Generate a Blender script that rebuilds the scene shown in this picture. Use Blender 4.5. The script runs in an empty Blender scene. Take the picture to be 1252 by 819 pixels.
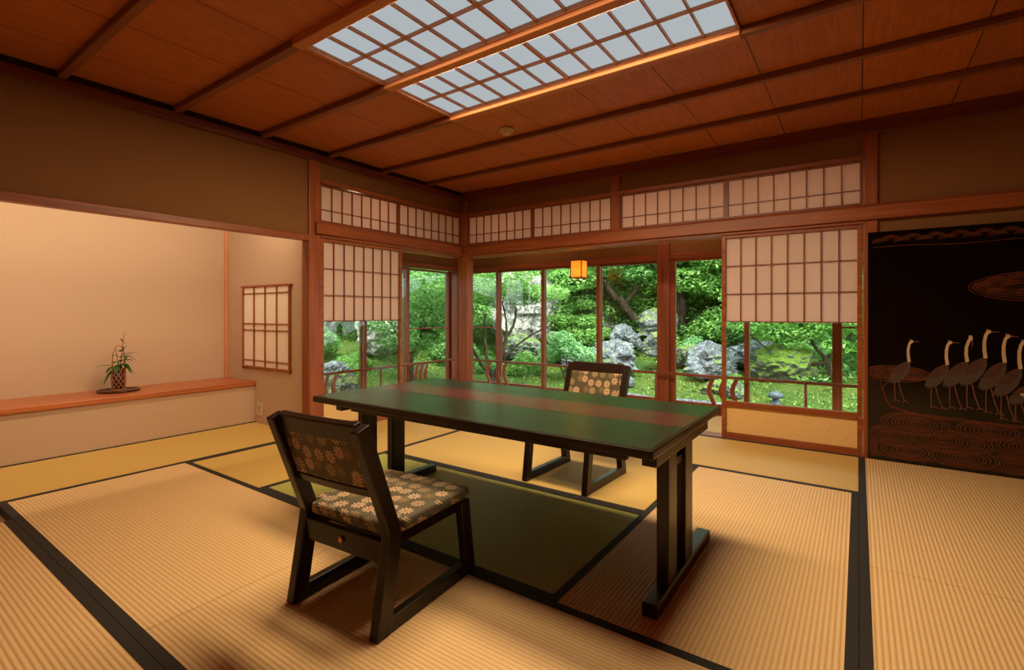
import bpy, bmesh, math, random
from mathutils import Vector, Matrix, noise

SC = bpy.context.scene
COL = SC.collection
PI = math.pi

# ------------------------------------------------------------------ helpers
class MB:
    """collects boxes, prisms, tubes into one mesh"""
    def __init__(s):
        s.v = []; s.f = []; s.mi = []; s.sm = []; s.m = 0
    def mat(s, i):
        s.m = i; return s
    def add(s, vs, fs, smooth=False):
        o = len(s.v)
        s.v.extend([tuple(p) for p in vs])
        for f in fs:
            s.f.append(tuple(o + i for i in f)); s.mi.append(s.m); s.sm.append(smooth)
        return s
    def box(s, x0, x1, y0, y1, z0, z1):
        vs = [(x0,y0,z0),(x1,y0,z0),(x1,y1,z0),(x0,y1,z0),(x0,y0,z1),(x1,y0,z1),(x1,y1,z1),(x0,y1,z1)]
        return s.add(vs, [(0,3,2,1),(4,5,6,7),(0,1,5,4),(1,2,6,5),(2,3,7,6),(3,0,4,7)])
    def prism(s, pts, fn, a, b):
        """polygon pts (p,q) extruded from a to b, fn(p,q,t) -> xyz"""
        n = len(pts)
        vs = [fn(p,q,a) for p,q in pts] + [fn(p,q,b) for p,q in pts]
        fs = [tuple(range(n))[::-1], tuple(range(n, 2*n))]
        fs += [(i, (i+1)%n, n+(i+1)%n, n+i) for i in range(n)]
        return s.add(vs, fs)
    def tube(s, path, rad, n=8, cap=True, smooth=True):
        path = [Vector(p) for p in path]
        if not hasattr(rad, '__len__'): rad = [rad]*len(path)
        vs = []; prev = None
        for i, p in enumerate(path):
            t = (path[min(i+1,len(path)-1)] - path[max(i-1,0)])
            if t.length < 1e-9: t = Vector((0,0,1))
            t.normalize()
            if prev is None:
                a = Vector((0,0,1)) if abs(t.z) < .9 else Vector((1,0,0))
                u = t.cross(a).normalized()
            else:
                u = (prev - t*prev.dot(t))
                u = u.normalized() if u.length > 1e-6 else t.orthogonal().normalized()
            prev = u; w = t.cross(u)
            for k in range(n):
                an = 2*PI*k/n
                vs.append(p + (u*math.cos(an) + w*math.sin(an))*rad[i])
        fs = []
        for i in range(len(path)-1):
            for k in range(n):
                fs.append((i*n+k, i*n+(k+1)%n, (i+1)*n+(k+1)%n, (i+1)*n+k))
        s.add(vs, fs, smooth)
        if cap:
            o = len(s.v) - len(vs)
            s.f.append(tuple(o+k for k in range(n))[::-1]); s.mi.append(s.m); s.sm.append(False)
            e = o + (len(path)-1)*n
            s.f.append(tuple(e+k for k in range(n))); s.mi.append(s.m); s.sm.append(False)
        return s
    def lathe(s, prof, c=(0,0,0), n=32, smooth=True):
        vs = []
        for r, z in prof:
            for k in range(n):
                a = 2*PI*k/n
                vs.append((c[0]+r*math.cos(a), c[1]+r*math.sin(a), c[2]+z))
        fs = []
        for i in range(len(prof)-1):
            for k in range(n):
                fs.append((i*n+k, i*n+(k+1)%n, (i+1)*n+(k+1)%n, (i+1)*n+k))
        return s.add(vs, fs, smooth)
    def build(s, name, mats, parent=None, bevel=0, seg=2):
        me = bpy.data.meshes.new(name)
        me.from_pydata(s.v, [], s.f)
        if not isinstance(mats, (list, tuple)): mats = [mats]
        for m in mats: me.materials.append(m)
        me.polygons.foreach_set('material_index', s.mi)
        me.polygons.foreach_set('use_smooth', s.sm)
        bm = bmesh.new(); bm.from_mesh(me)
        bmesh.ops.recalc_face_normals(bm, faces=bm.faces)
        bm.to_mesh(me); bm.free()
        me.update()
        ob = bpy.data.objects.new(name, me); COL.objects.link(ob)
        if parent: ob.parent = parent
        if bevel:
            md = ob.modifiers.new('bevel', 'BEVEL'); md.width = bevel; md.segments = seg
            md.limit_method = 'ANGLE'; md.angle_limit = .6
        return ob

def tag(o, label=None, cat=None, group=None, kind=None):
    if label: o['label'] = label
    if cat: o['category'] = cat
    if group: o['group'] = group
    if kind: o['kind'] = kind
    return o
def empty(name, loc, label=None, cat=None, group=None, rz=0):
    o = bpy.data.objects.new(name, None); COL.objects.link(o)
    o.location = loc; o.rotation_euler = (0,0,rz); o.empty_display_size = .1
    return tag(o, label, cat, group)
def struct(name, mb, m, bevel=0):
    return tag(mb.build(name, m, None, bevel), kind='structure')
def copy_tree(o, parent=None):
    c = o.copy(); COL.objects.link(c)
    if parent: c.parent = parent
    for ch in list(o.children): copy_tree(ch, c)
    return c

# ------------------------------------------------------------------ materials
def srgb(r, g, b):
    f = lambda c: c/12.92 if c <= .04045 else ((c+.055)/1.055)**2.4
    return (f(r/255), f(g/255), f(b/255), 1)

class NT:
    def __init__(s, name):
        s.m = bpy.data.materials.new(name); s.m.use_nodes = True
        s.t = s.m.node_tree; s.t.nodes.clear()
        s.out = s.n('ShaderNodeOutputMaterial')
    def n(s, typ, ins=None, **kw):
        nd = s.t.nodes.new(typ)
        for k, v in kw.items(): setattr(nd, k, v)
        for k, v in (ins or {}).items(): s.set(nd, k, v)
        return nd
    def set(s, nd, k, v):
        sock = nd.inputs[k]
        if isinstance(v, bpy.types.NodeSocket): s.t.links.new(v, sock)
        else: sock.default_value = v
    def math(s, op, a, b=0.0, c=0.0):
        nd = s.n('ShaderNodeMath', operation=op)
        s.set(nd, 0, a); s.set(nd, 1, b)
        if len(nd.inputs) > 2: s.set(nd, 2, c)
        return nd.outputs[0]
    def mix(s, fac, a, b):
        nd = s.n('ShaderNodeMix', data_type='RGBA')
        s.set(nd, 0, fac); s.set(nd, 6, a); s.set(nd, 7, b)
        return nd.outputs[2]
    def ramp(s, fac, stops):
        nd = s.n('ShaderNodeValToRGB'); s.set(nd, 0, fac)
        cr = nd.color_ramp
        while len(cr.elements) < len(stops): cr.elements.new(.5)
        for e, (p, c) in zip(cr.elements, stops):
            e.position = p; e.color = c if len(c) == 4 else (*c, 1)
        return nd.outputs[0]
    def obj(s): return s.n('ShaderNodeTexCoord').outputs['Object']
    def noise(s, vec, scale, detail=4, rough=.55, dist=0):
        return s.n('ShaderNodeTexNoise', {'Vector': vec, 'Scale': scale, 'Detail': detail, 'Roughness': rough, 'Distortion': dist}).outputs[0]
    def mapping(s, vec, sc=(1,1,1), loc=(0,0,0), rot=(0,0,0)):
        return s.n('ShaderNodeMapping', {'Vector': vec, 'Scale': sc, 'Location': loc, 'Rotation': rot}).outputs[0]
    def bump(s, h, strength=.3, dist=.01):
        return s.n('ShaderNodeBump', {'Height': h, 'Strength': strength, 'Distance': dist}).outputs[0]
    def bsdf(s, **k):
        nd = s.n('ShaderNodeBsdfPrincipled')
        names = dict(color='Base Color', rough='Roughness', metal='Metallic', normal='Normal', spec='Specular IOR Level',
                     coat='Coat Weight', coatr='Coat Roughness', emit='Emission Color', emits='Emission Strength', sheen='Sheen Weight')
        for a, v in k.items(): s.set(nd, names[a], v)
        return nd.outputs[0]
    def done(s, sh):
        s.t.links.new(sh, s.out.inputs[0]); return s.m

def wood(name, dark, light, axis, rough=.4, pitch=28, spec=.4, coat=0.0):
    t = NT(name); v = t.obj()
    sc = [pitch]*3; sc[axis] = pitch*.045
    g = t.noise(t.mapping(v, tuple(sc)), 1.0, 6, .62, .6)
    sc2 = [pitch*5]*3; sc2[axis] = pitch*.12
    g2 = t.noise(t.mapping(v, tuple(sc2)), 1.0, 3, .6)
    c = t.ramp(t.math('ADD', t.math('MULTIPLY', g, .75), t.math('MULTIPLY', g2, .25)), [(.3, dark), (.52, tuple((a+b)/2 for a,b in zip(dark,light))), (.72, light)])
    return t.done(t.bsdf(color=c, rough=rough, spec=spec, coat=coat, coatr=.2, normal=t.bump(g2, .08, .003)))

def plain(name, col, rough=.5, metal=0, spec=.5, coat=0, bump=0, bscale=60):
    t = NT(name)
    k = {}
    nz = t.noise(t.obj(), bscale, 3)
    c = t.mix(nz, tuple(x*.86 for x in col[:3])+(1,), tuple(min(1,x*1.12) for x in col[:3])+(1,))
    if bump: k['normal'] = t.bump(nz, bump, .004)
    return t.done(t.bsdf(color=c, rough=rough, metal=metal, spec=spec, coat=coat, coatr=.08, **k))

WD, WL = srgb(112,50,22)[:3], srgb(176,98,52)[:3]
wood_x = wood('timber_x', WD, WL, 0)
wood_y = wood('timber_y', WD, WL, 1)
wood_z = wood('timber_z', WD, WL, 2)
CW = (srgb(112,64,38)[:3], srgb(150,90,56)[:3])
batten_m = wood('batten_wood', srgb(104,58,34)[:3], srgb(146,88,54)[:3], 0)
frame_m = wood('skylight_bar_wood', srgb(170,100,56)[:3], srgb(214,142,88)[:3], 0)
shelf_m = wood('shelf_wood', srgb(150,76,40)[:3], srgb(204,120,66)[:3], 1, .3)
win_x = wood('window_timber_x', srgb(112,54,34)[:3], srgb(164,90,58)[:3], 0)
win_y = wood('window_timber_y', srgb(112,54,34)[:3], srgb(164,90,58)[:3], 1)
win_z = wood('window_timber_z', srgb(112,54,34)[:3], srgb(164,90,58)[:3], 2)
cornice_x = wood('cornice_wood_x', srgb(84,36,18)[:3], srgb(128,62,32)[:3], 0)
cornice_y = wood('cornice_wood_y', srgb(84,36,18)[:3], srgb(128,62,32)[:3], 1)
lat_m = wood('lattice_wood', srgb(104,52,28)[:3], srgb(146,82,48)[:3], 2)
dark_m = wood('dark_stained_wood', srgb(26,15,10)[:3], srgb(40,23,14)[:3], 2, .28, 40, .4)

# ceiling boards: planks running in y, 0.485 wide, growth-ring grain
def ceil_mat():
    t = NT('ceiling_boards'); v = t.obj()
    sx = t.n('ShaderNodeSeparateXYZ', {0: v})
    u = t.math('DIVIDE', t.math('ADD', sx.outputs[0], .468), .485)
    cell = t.math('FLOOR', u)
    fr = t.math('FRACT', u)
    wn = t.n('ShaderNodeTexWhiteNoise', {'W': cell}, noise_dimensions='1D').outputs[0]
    off = t.n('ShaderNodeCombineXYZ', {0: t.math('MULTIPLY', wn, 7.0), 1: t.math('MULTIPLY', wn, 13.0), 2: 0.0}).outputs[0]
    vv = t.n('ShaderNodeVectorMath', {0: v, 1: off}, operation='ADD').outputs[0]
    n1 = t.noise(t.mapping(vv, (4.5, .8, 1)), 1.0, 2, .5)
    rings = t.math('FRACT', t.math('MULTIPLY', n1, 13.0))
    rings = t.math('ABSOLUTE', t.math('SUBTRACT', rings, .5))
    fine = t.noise(t.mapping(vv, (130, 5, 1)), 1.0, 3, .6)
    a, b = srgb(152,80,38), srgb(194,112,60)
    g = t.math('ADD', t.math('MULTIPLY', rings, .26), t.math('MULTIPLY', fine, .72))
    c = t.ramp(g, [(.15, a[:3]), (.6, b[:3])])
    c = t.mix(t.math('MULTIPLY', wn, .35), c, srgb(132,76,46))
    edge = t.math('LESS_THAN', t.math('ABSOLUTE', t.math('SUBTRACT', fr, .5)), .494)
    c = t.mix(edge, srgb(48,24,14), c)
    return t.done(t.bsdf(color=c, rough=.45, spec=.35))
ceiling_m = ceil_mat()

def plaster(name, col, amp=.1):
    t = NT(name); v = t.obj()
    n1 = t.noise(v, 3, 4); n2 = t.noise(v, 220, 3, .7)
    c = t.mix(t.math('MULTIPLY', n1, .5), col, tuple(x*(1-amp) for x in col[:3])+(1,))
    c = t.mix(t.math('MULTIPLY', n2, .25), c, tuple(x*.8 for x in col[:3])+(1,))
    return t.done(t.bsdf(color=c, rough=.95, spec=.1, normal=t.bump(n2, .15, .002)))
plaster_m = plaster('earth_plaster', srgb(134,92,56))
toko_m = plaster('alcove_plaster', srgb(200,168,138))

def tatami(name, axis, base, pitch=.0165):
    """woven rush with ribs running along axis (0=x, 1=y)"""
    t = NT(name); v = t.obj()
    s = t.n('ShaderNodeSeparateXYZ', {0: v})
    across, along = s.outputs[1-axis], s.outputs[axis]
    w = t.math('SINE', t.math('MULTIPLY', across, 2*PI/pitch))
    w01 = t.math('MULTIPLY_ADD', w, .5, .5)
    rib = t.math('POWER', w01, .6)
    sc = (60, 900, 1) if axis == 1 else (900, 60, 1)
    fine = t.noise(t.mapping(v, (340, 340, 1)), 1.0, 2)
    big = t.noise(v, 1.6, 3)
    d = tuple(x*.72 for x in base[:3]) + (1,)
    l = tuple(min(1, x*1.06) for x in base[:3]) + (1,)
    c = t.mix(rib, d, l)
    c = t.mix(t.math('MULTIPLY', fine, .28), c, tuple(x*.7 for x in base[:3]) + (1,))
    c = t.mix(t.math('MULTIPLY', big, .3), c, tuple(x*y for x, y in zip(base[:3], (.92,.86,.74))) + (1,))
    return t.done(t.bsdf(color=c, rough=.55, spec=.25, normal=t.bump(rib, .55, .0035)))
TB = srgb(228,190,136)
tat_y = tatami('rush_weave_y', 1, TB)
tat_x = tatami('rush_weave_x', 0, TB)
tat_y2 = tatami('rush_weave_y_yellow', 1, srgb(214,176,96))
tat_x2 = tatami('rush_weave_x_yellow', 0, srgb(216,180,104))
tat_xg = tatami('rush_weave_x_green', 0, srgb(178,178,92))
heri_m = plain('mat_border_cloth', srgb(34,28,24), .8, bump=.3, bscale=400)

def paper_mat(name, col, trans=.5):
    t = NT(name); v = t.obj()
    nz = t.noise(t.mapping(v, (1,1,1)), 14, 5, .7)
    c = t.mix(t.math('MULTIPLY', nz, .4), col, tuple(x*.86 for x in col[:3])+(1,))
    d = t.n('ShaderNodeBsdfDiffuse', {'Color': c}).outputs[0]
    tr = t.n('ShaderNodeBsdfTranslucent', {'Color': c}).outputs[0]
    m = t.n('ShaderNodeMixShader', {0: trans, 1: d, 2: tr}).outputs[0]
    return t.done(m)
paper_m = paper_mat('shoji_paper', srgb(246,224,216), .45)
paper_solid = paper_mat('hung_screen_paper', srgb(248,232,210), .02)
panel_m = plain('shoji_lower_board', srgb(232,192,126), .6)

def emit_mat(name, col, st, nz=.06):
    t = NT(name); v = t.obj()
    n1 = t.noise(v, 9, 4)
    c = t.mix(t.math('MULTIPLY', n1, nz*4), col, tuple(x*.85 for x in col[:3])+(1,))
    return t.done(t.bsdf(color=srgb(110,108,104), rough=.9, spec=0.0, emit=c, emits=st))
sky_paper_m = emit_mat('lit_ceiling_paper', (.62,.73,.79,1), .62)
def lantern_paper():
    t = NT('lantern_paper'); c = srgb(252,206,120)
    d = t.n('ShaderNodeBsdfDiffuse', {'Color': c}).outputs[0]; tr = t.n('ShaderNodeBsdfTranslucent', {'Color': c}).outputs[0]
    m = t.n('ShaderNodeMixShader', {0: .6, 1: d, 2: tr}).outputs[0]
    em = t.n('ShaderNodeEmission', {'Color': srgb(244,160,50), 'Strength': .35}).outputs[0]
    return t.done(t.n('ShaderNodeAddShader', {0: m, 1: em}).outputs[0])
lantern_m = lantern_paper()
bulb_m = emit_mat('bulb', (1,.9,.75,1), 6)

def glass_mat():
    t = NT('window_glass')
    fc = t.n('ShaderNodeLayerWeight', {'Blend': .5}).outputs['Facing']
    fr = t.math('MULTIPLY_ADD', t.math('POWER', fc, 5.0), .8, .02)
    tr = t.n('ShaderNodeBsdfTransparent', {'Color': (.96,.985,.97,1)}).outputs[0]
    gl = t.n('ShaderNodeBsdfGlossy', {'Color': (1,1,1,1), 'Roughness': 0.0}).outputs[0]
    return t.done(t.n('ShaderNodeMixShader', {0: fr, 1: tr, 2: gl}).outputs[0])
glass_m = glass_mat()

def brocade(name, axes, scale=13.0):
    """dull olive brocade scattered with pale many-petalled flowers"""
    t = NT(name); v = t.obj()
    s = t.n('ShaderNodeSeparateXYZ', {0: v})
    if axes == (0,1):
        p = t.n('ShaderNodeCombineXYZ', {0: t.math('ADD', s.outputs[0], s.outputs[2]), 1: t.math('ADD', s.outputs[1], s.outputs[2]), 2: 0.0}).outputs[0]
    else:
        p = t.n('ShaderNodeCombineXYZ', {0: s.outputs[axes[0]], 1: s.outputs[axes[1]], 2: 0.0}).outputs[0]
    vo = t.n('ShaderNodeTexVoronoi', {'Vector': p, 'Scale': scale, 'Randomness': .55}, voronoi_dimensions='2D')
    dv = t.n('ShaderNodeVectorMath', {0: p, 1: vo.outputs['Position']}, operation='SUBTRACT').outputs[0]
    ds = t.n('ShaderNodeSeparateXYZ', {0: dv})
    cs = t.n('ShaderNodeSeparateColor', {0: vo.outputs['Color']})
    th = t.math('ADD', t.math('ARCTAN2', ds.outputs[1], ds.outputs[0]), t.math('MULTIPLY', cs.outputs[2], 6.0))
    rr = t.n('ShaderNodeVectorMath', {0: dv}, operation='LENGTH').outputs['Value']
    pet = t.math('ABSOLUTE', t.math('COSINE', t.math('MULTIPLY', th, 5.0)))
    lim = t.math('MULTIPLY', t.math('MULTIPLY_ADD', pet, .7, .3), .45/scale)
    ins = t.math('LESS_THAN', rr, lim)
    gap = t.math('GREATER_THAN', pet, .5)
    core = t.math('LESS_THAN', rr, .11/scale)
    mask = t.math('MULTIPLY', ins, t.math('MAXIMUM', gap, core))
    c1 = t.ramp(cs.outputs[0], [(.0, srgb(104,90,50)[:3]), (.35, srgb(150,130,88)[:3]), (.55, srgb(204,176,140)[:3]), (1.0, srgb(200,160,128)[:3])])
    c1 = t.mix(core, c1, srgb(150,96,62))
    weave = t.noise(t.mapping(v, (300,300,300)), 1.0, 2)
    bg = t.mix(weave, srgb(54,47,28), srgb(92,80,50))
    c = t.mix(mask, bg, c1)
    return t.done(t.bsdf(color=c, rough=.6, spec=.3, sheen=.2, normal=t.bump(weave, .15, .001)))
broc_xy = brocade('brocade_seat', (0,1), 16.0)
broc_xz = brocade('brocade_back', (0,2), 18.0)

def lacq(name, col, rough, speck=0):
    t = NT(name); v = t.obj()
    n1 = t.noise(v, 380, 2, .6)
    c = t.mix(t.math('MULTIPLY', n1, speck), col, tuple(min(1,x*2.4+.01) for x in col[:3])+(1,))
    return t.done(t.bsdf(color=c, rough=rough, spec=.5, normal=t.bump(n1, .12 if speck else .02, .0015)))
green_m = lacq('green_lacquer', srgb(19,36,24), .26, .4)
red_m = lacq('red_lacquer', srgb(62,30,30), .26, .4)
blackgloss_m = lacq('black_lacquer', srgb(11,6,4), .12)
gold_m = plain('gold_brown_inlay', srgb(150,76,34), .5, .2, .4)
gold2_m = plain('dull_gold_inlay', srgb(70,36,18), .5, .2, .4)
crane_w = plain('crane_white', srgb(204,168,132), .6)
crane_g = plain('crane_grey', srgb(74,58,48), .6)
crane_b = plain('crane_brown', srgb(72,40,24), .6)
crane_l = plain('crane_leg', srgb(120,70,44), .6)
brass_m = plain('brass', srgb(190,140,70), .35, .9)
white_m = plain('off_white_plastic', srgb(206,184,156), .4)
iron_m = plain('dark_metal', srgb(40,34,30), .4, .6)
lampgrey_m = plain('grey_painted_metal', srgb(78,90,100), .45, .2)

def leafmat(name, cols, tr=.5):
    t = NT(name)
    g = t.n('ShaderNodeNewGeometry').outputs['Random Per Island']
    st = [(i/(len(cols)-1), srgb(*c)[:3]) for i, c in enumerate(cols)]
    c = t.ramp(g, st)
    d = t.n('ShaderNodeBsdfPrincipled', {'Base Color': c, 'Roughness': .45, 'Specular IOR Level': .35}).outputs[0]
    l = t.n('ShaderNodeBsdfTranslucent', {'Color': c}).outputs[0]
    return t.done(t.n('ShaderNodeMixShader', {0: tr, 1: d, 2: l}).outputs[0])
leaf_bright = leafmat('leaf_bright', [(68,128,44),(104,164,66),(142,192,92),(188,216,134)])
leaf_mid = leafmat('leaf_mid', [(56,112,46),(86,146,62),(122,174,88),(172,206,136)])
leaf_dark = leafmat('leaf_dark', [(50,100,46),(76,132,60),(108,162,80),(156,196,122)])
leaf_pale = leafmat('leaf_pale', [(84,150,84),(120,180,104),(160,206,140),(204,232,184)])
leaf_plant = leafmat('leaf_plant', [(34,70,18),(50,88,24),(66,100,30),(120,140,50)], .25)

def bark():
    t = NT('bark'); v = t.obj()
    n1 = t.noise(t.mapping(v, (14,14,4)), 1.0, 5, .65)
    c = t.ramp(n1, [(.3, srgb(36,29,22)[:3]), (.55, srgb(78,66,50)[:3]), (.75, srgb(124,116,94)[:3])])
    return t.done(t.bsdf(color=c, rough=.9, spec=.15, normal=t.bump(n1, .7, .04)))
bark_m = bark()

def rockmat(name, a, b, mossy):
    t = NT(name); v = t.obj()
    n1 = t.noise(v, 4.2, 8, .72); n2 = t.noise(v, 20, 6, .75)
    c = t.ramp(t.math('ADD', t.math('MULTIPLY', n1, .55), t.math('MULTIPLY', n2, .45)),
               [(.36, srgb(40,42,40)[:3]), (.44, srgb(92,96,94)[:3]), (.52, srgb(*a)[:3]), (.60, srgb(*b)[:3])])
    nz = t.n('ShaderNodeSeparateXYZ', {0: t.n('ShaderNodeNewGeometry').outputs['Normal']}).outputs[2]
    m = t.math('ADD', t.math('MULTIPLY', nz, .5), t.math('MULTIPLY', t.noise(v, 2.4, 5, .6), .9))
    m = t.n('ShaderNodeMapRange', {'Value': m, 'From Min': mossy, 'From Max': mossy+.12}).outputs[0]
    mc = t.ramp(t.noise(v, 40, 4, .7), [(.3, srgb(58,92,28)[:3]), (.7, srgb(140,166,64)[:3])])
    c = t.mix(m, c, mc)
    return t.done(t.bsdf(color=c, rough=.85, spec=.25, normal=t.bump(n2, .8, .05)))
rock_a = rockmat('rock_grey', (122,130,136), (186,192,196), .90)
rock_b = rockmat('rock_mossy', (110,116,110), (176,182,172), .72)
rock_c = rockmat('rock_pale', (170,166,156), (232,228,216), .98)

rock_d = rockmat('rock_moss_covered', (96,100,90), (140,146,132), .42)

def groundmat():
    t = NT('moss_ground'); v = t.obj()
    n1 = t.noise(v, .9, 5, .6); n2 = t.noise(v, 24, 6, .75); n3 = t.noise(v, 5, 4, .6)
    c = t.ramp(n2, [(.34, srgb(30,50,20)[:3]), (.5, srgb(72,102,42)[:3]), (.68, srgb(134,158,78)[:3])])
    c = t.mix(t.n('ShaderNodeMapRange', {'Value': n1, 'From Min': .5, 'From Max': .72}).outputs[0], c, srgb(108,120,52))
    s = t.n('ShaderNodeSeparateXYZ', {0: v})
    # strip of grey gravel along the drip line of the eaves
    gy = t.math('MULTIPLY', t.math('LESS_THAN', s.outputs[1], 8.15), t.math('GREATER_THAN', s.outputs[0], -6.0))
    edge = t.math('LESS_THAN', t.math('ADD', s.outputs[1], t.math('MULTIPLY', t.math('SUBTRACT', n1, .5), .9)), 8.85)
    edge = t.math('MULTIPLY', edge, t.math('GREATER_THAN', t.math('SUBTRACT', s.outputs[0], t.math('MULTIPLY', n1, .8)), -4.0))
    gv = t.n('ShaderNodeTexVoronoi', {'Vector': v, 'Scale': 26.0})
    gc = t.ramp(t.n('ShaderNodeSeparateColor', {0: gv.outputs['Color']}).outputs[0], [(0, srgb(70,76,84)[:3]), (1, srgb(150,156,162)[:3])])
    c = t.mix(edge, c, gc)
    return t.done(t.bsdf(color=c, rough=.95, spec=.1, normal=t.bump(t.math('ADD', n2, t.math('MULTIPLY', n3, .8)), .9, .06)))
ground_m = groundmat()

# ------------------------------------------------------------------ room shell
YB, XL = 4.38, -3.77              # planes of the window walls
ZC = 2.415                        # ceiling boards
XT = -5.226                       # back of the alcove
XR, YN = 2.4, -2.2                # walls behind the camera's side

fl = MB(); fl.box(-4.75, XR, YN, 4.44, -.12, -.05)
struct('floor', fl, plain('subfloor', srgb(190,150,100), .8))
ce = MB(); ce.box(XL-.12, XR, YN, 1.44, ZC, ZC+.04); ce.box(XL-.12, XR, 2.62, YB+.1, ZC, ZC+.04)
ce.box(XL-.12, -2.34, 1.44, 2.62, ZC, ZC+.04); ce.box(-.469, XR, 1.44, 2.62, ZC, ZC+.04)
struct('ceiling', ce, ceiling_m)
# upper walls
w = MB()
w.box(-3.70, XR, YB+.01, YB+.09, 2.15, ZC)
w.box(.10, XR, YB+.01, YB+.09, -.1, 2.15)
struct('wall_back', w, plaster_m)
w = MB(); w.box(XL-.09, XL-.01, 2.53, 4.40, 2.15, ZC); w.box(XL-.09, XL-.01, YN, 2.42, 1.685, ZC)
struct('wall_left', w, plaster_m)
w = MB(); w.box(XR, XR+.08, YN, YB+.1, -.1, ZC); struct('wall_right', w, plaster_m)
w = MB(); w.box(XT-.1, XR+.08, YN-.08, YN, -.1, ZC+.1); struct('wall_front', w, plaster_m)
# alcove
w = MB(); w.box(XT-.08, XT, YN, 2.50, -.1, 2.45); w.box(XT, -4.687, YN, 2.455, -.1, .348)
struct('wall_alcove', w, toko_m)
w = MB(); w.box(XT-.08, -3.855, 2.455, 2.53, -.1, 2.45); struct('wall_alcove_side', w, toko_m)
w = MB(); w.box(XT-.08, XL-.09, YN, 2.53, 2.41, 2.45); struct('ceiling_alcove', w, plaster_m)
s = MB(); s.box(XT, -4.668, YN, 2.453, .349, .385)
tag(s.build('alcove_shelf', shelf_m, None, .003), 'long polished reddish wooden shelf board along the bright alcove wall', 'shelf')
s = MB(); s.box(XT, XT+.03, 2.422, 2.455, .385, 2.41); struct('trim_alcove_corner', s, wood('pale_timber', srgb(190,120,80)[:3], srgb(224,160,116)[:3], 2), .003)
q = MB(); q.box(-4.687,-4.679,YN,2.452,-.05,.006); struct('trim_alcove_base', q, heri_m)

# posts and beams
def beam(name, x0,x1,y0,y1,z0,z1,m,b=.005):
    q = MB(); q.box(x0,x1,y0,y1,z0,z1); return struct(name, q, m, b)
beam('trim_alcove_post', -3.868, XL+.012, 2.42, 2.53, -.05, ZC, wood_z, .006)
beam('trim_corner_post', -3.815, -3.69, 4.365, 4.485, -.05, ZC, wood_z, .006)
beam('trim_main_post', .024, .112, 4.368, 4.47, -.05, ZC, wood_z, .008)
beam('trim_transom_post', -1.914, -1.832, 4.365, 4.45, 1.80, ZC, wood_z)
# nageshi rails (bevelled front)
q = MB(); q.prism([(4.335,1.695),(4.45,1.695),(4.45,1.808),(4.36,1.808),(4.335,1.785)], lambda p,z,t: (t,p,z), -3.70, XR)
struct('trim_rail_back', q, wood_x, .003)
q = MB(); q.prism([(XL+.045,1.70),(XL-.07,1.70),(XL-.07,1.806),(XL+.02,1.806),(XL+.045,1.785)], lambda p,z,t: (p,t,z), 2.47, 4.36)
struct('trim_rail_left', q, wood_y, .003)
# head tracks under the rails, above the screens
beam('trim_head_back', -3.69, .03, 4.36, 4.50, 1.672, 1.70, wood_x, .002)
beam('trim_head_left', XL-.13, XL+.02, 2.53, 4.37, 1.676, 1.705, wood_y, .002)
lit_edge_m = plain('painted_lit_edge', srgb(226,200,160), .5)  # pale colour paints daylight catching the lower edge of the head tracks
beam('trim_painted_lit_edge_back', -3.69, -.935, 4.492, 4.50, 1.664, 1.672, lit_edge_m, 0)
beam('trim_painted_lit_edge_left', XL-.13, XL-.122, 3.455, 4.37, 1.668, 1.676, lit_edge_m, 0)
beam('trim_sill_back', -3.69, .03, 4.355, 4.51, -.05, .004, wood_x, .002)
beam('trim_sill_left', XL-.14, XL+.025, 2.53, 4.37, -.05, .004, wood_y, .002)
# transom frames
beam('trim_transom_head_back', -3.69, .03, 4.358, 4.43, 2.133, 2.165, wood_x, .002)
beam('trim_transom_head_left', XL-.05, XL+.022, 2.53, 4.365, 2.137, 2.168, wood_y, .002)
# alcove lintel
beam('trim_alcove_lintel', XL-.06, XL+.02, YN, 2.42, 1.635, 1.685, wood_y, .004)
# ceiling mouldings
beam('trim_cornice_back', XL, XR, YB-.03, YB+.02, 2.315, ZC, cornice_x, .003)
beam('trim_cornice_left', XL-.02, XL+.035, YN, YB, 2.315, 2.372, cornice_y, .003)
beam('trim_cornice_left_painted_shade', XL-.02, XL+.016, YN, YB, 2.372, ZC, dark_m, 0)  # dark colour paints the shade in the reveal above the moulding
for k in range(-5, 6):
    y = .85 + .589*k
    big = k in (1,2,3)
    h = .021
    if big:
        beam('trim_ceiling_batten', XL, -2.34, y-h-.004, y+h+.004, 2.375, ZC, batten_m, .006)
        beam('trim_skylight_beam', -2.34, -.469, y-.030, y+.030, 2.373, ZC+.02, frame_m, .006)
        beam('trim_ceiling_batten', -.469, XR, y-h, y+h, 2.375, ZC, batten_m, .006)
    else:
        beam('trim_ceiling_batten', XL, XR, y-h, y+h, 2.375, ZC, batten_m, .006)

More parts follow.
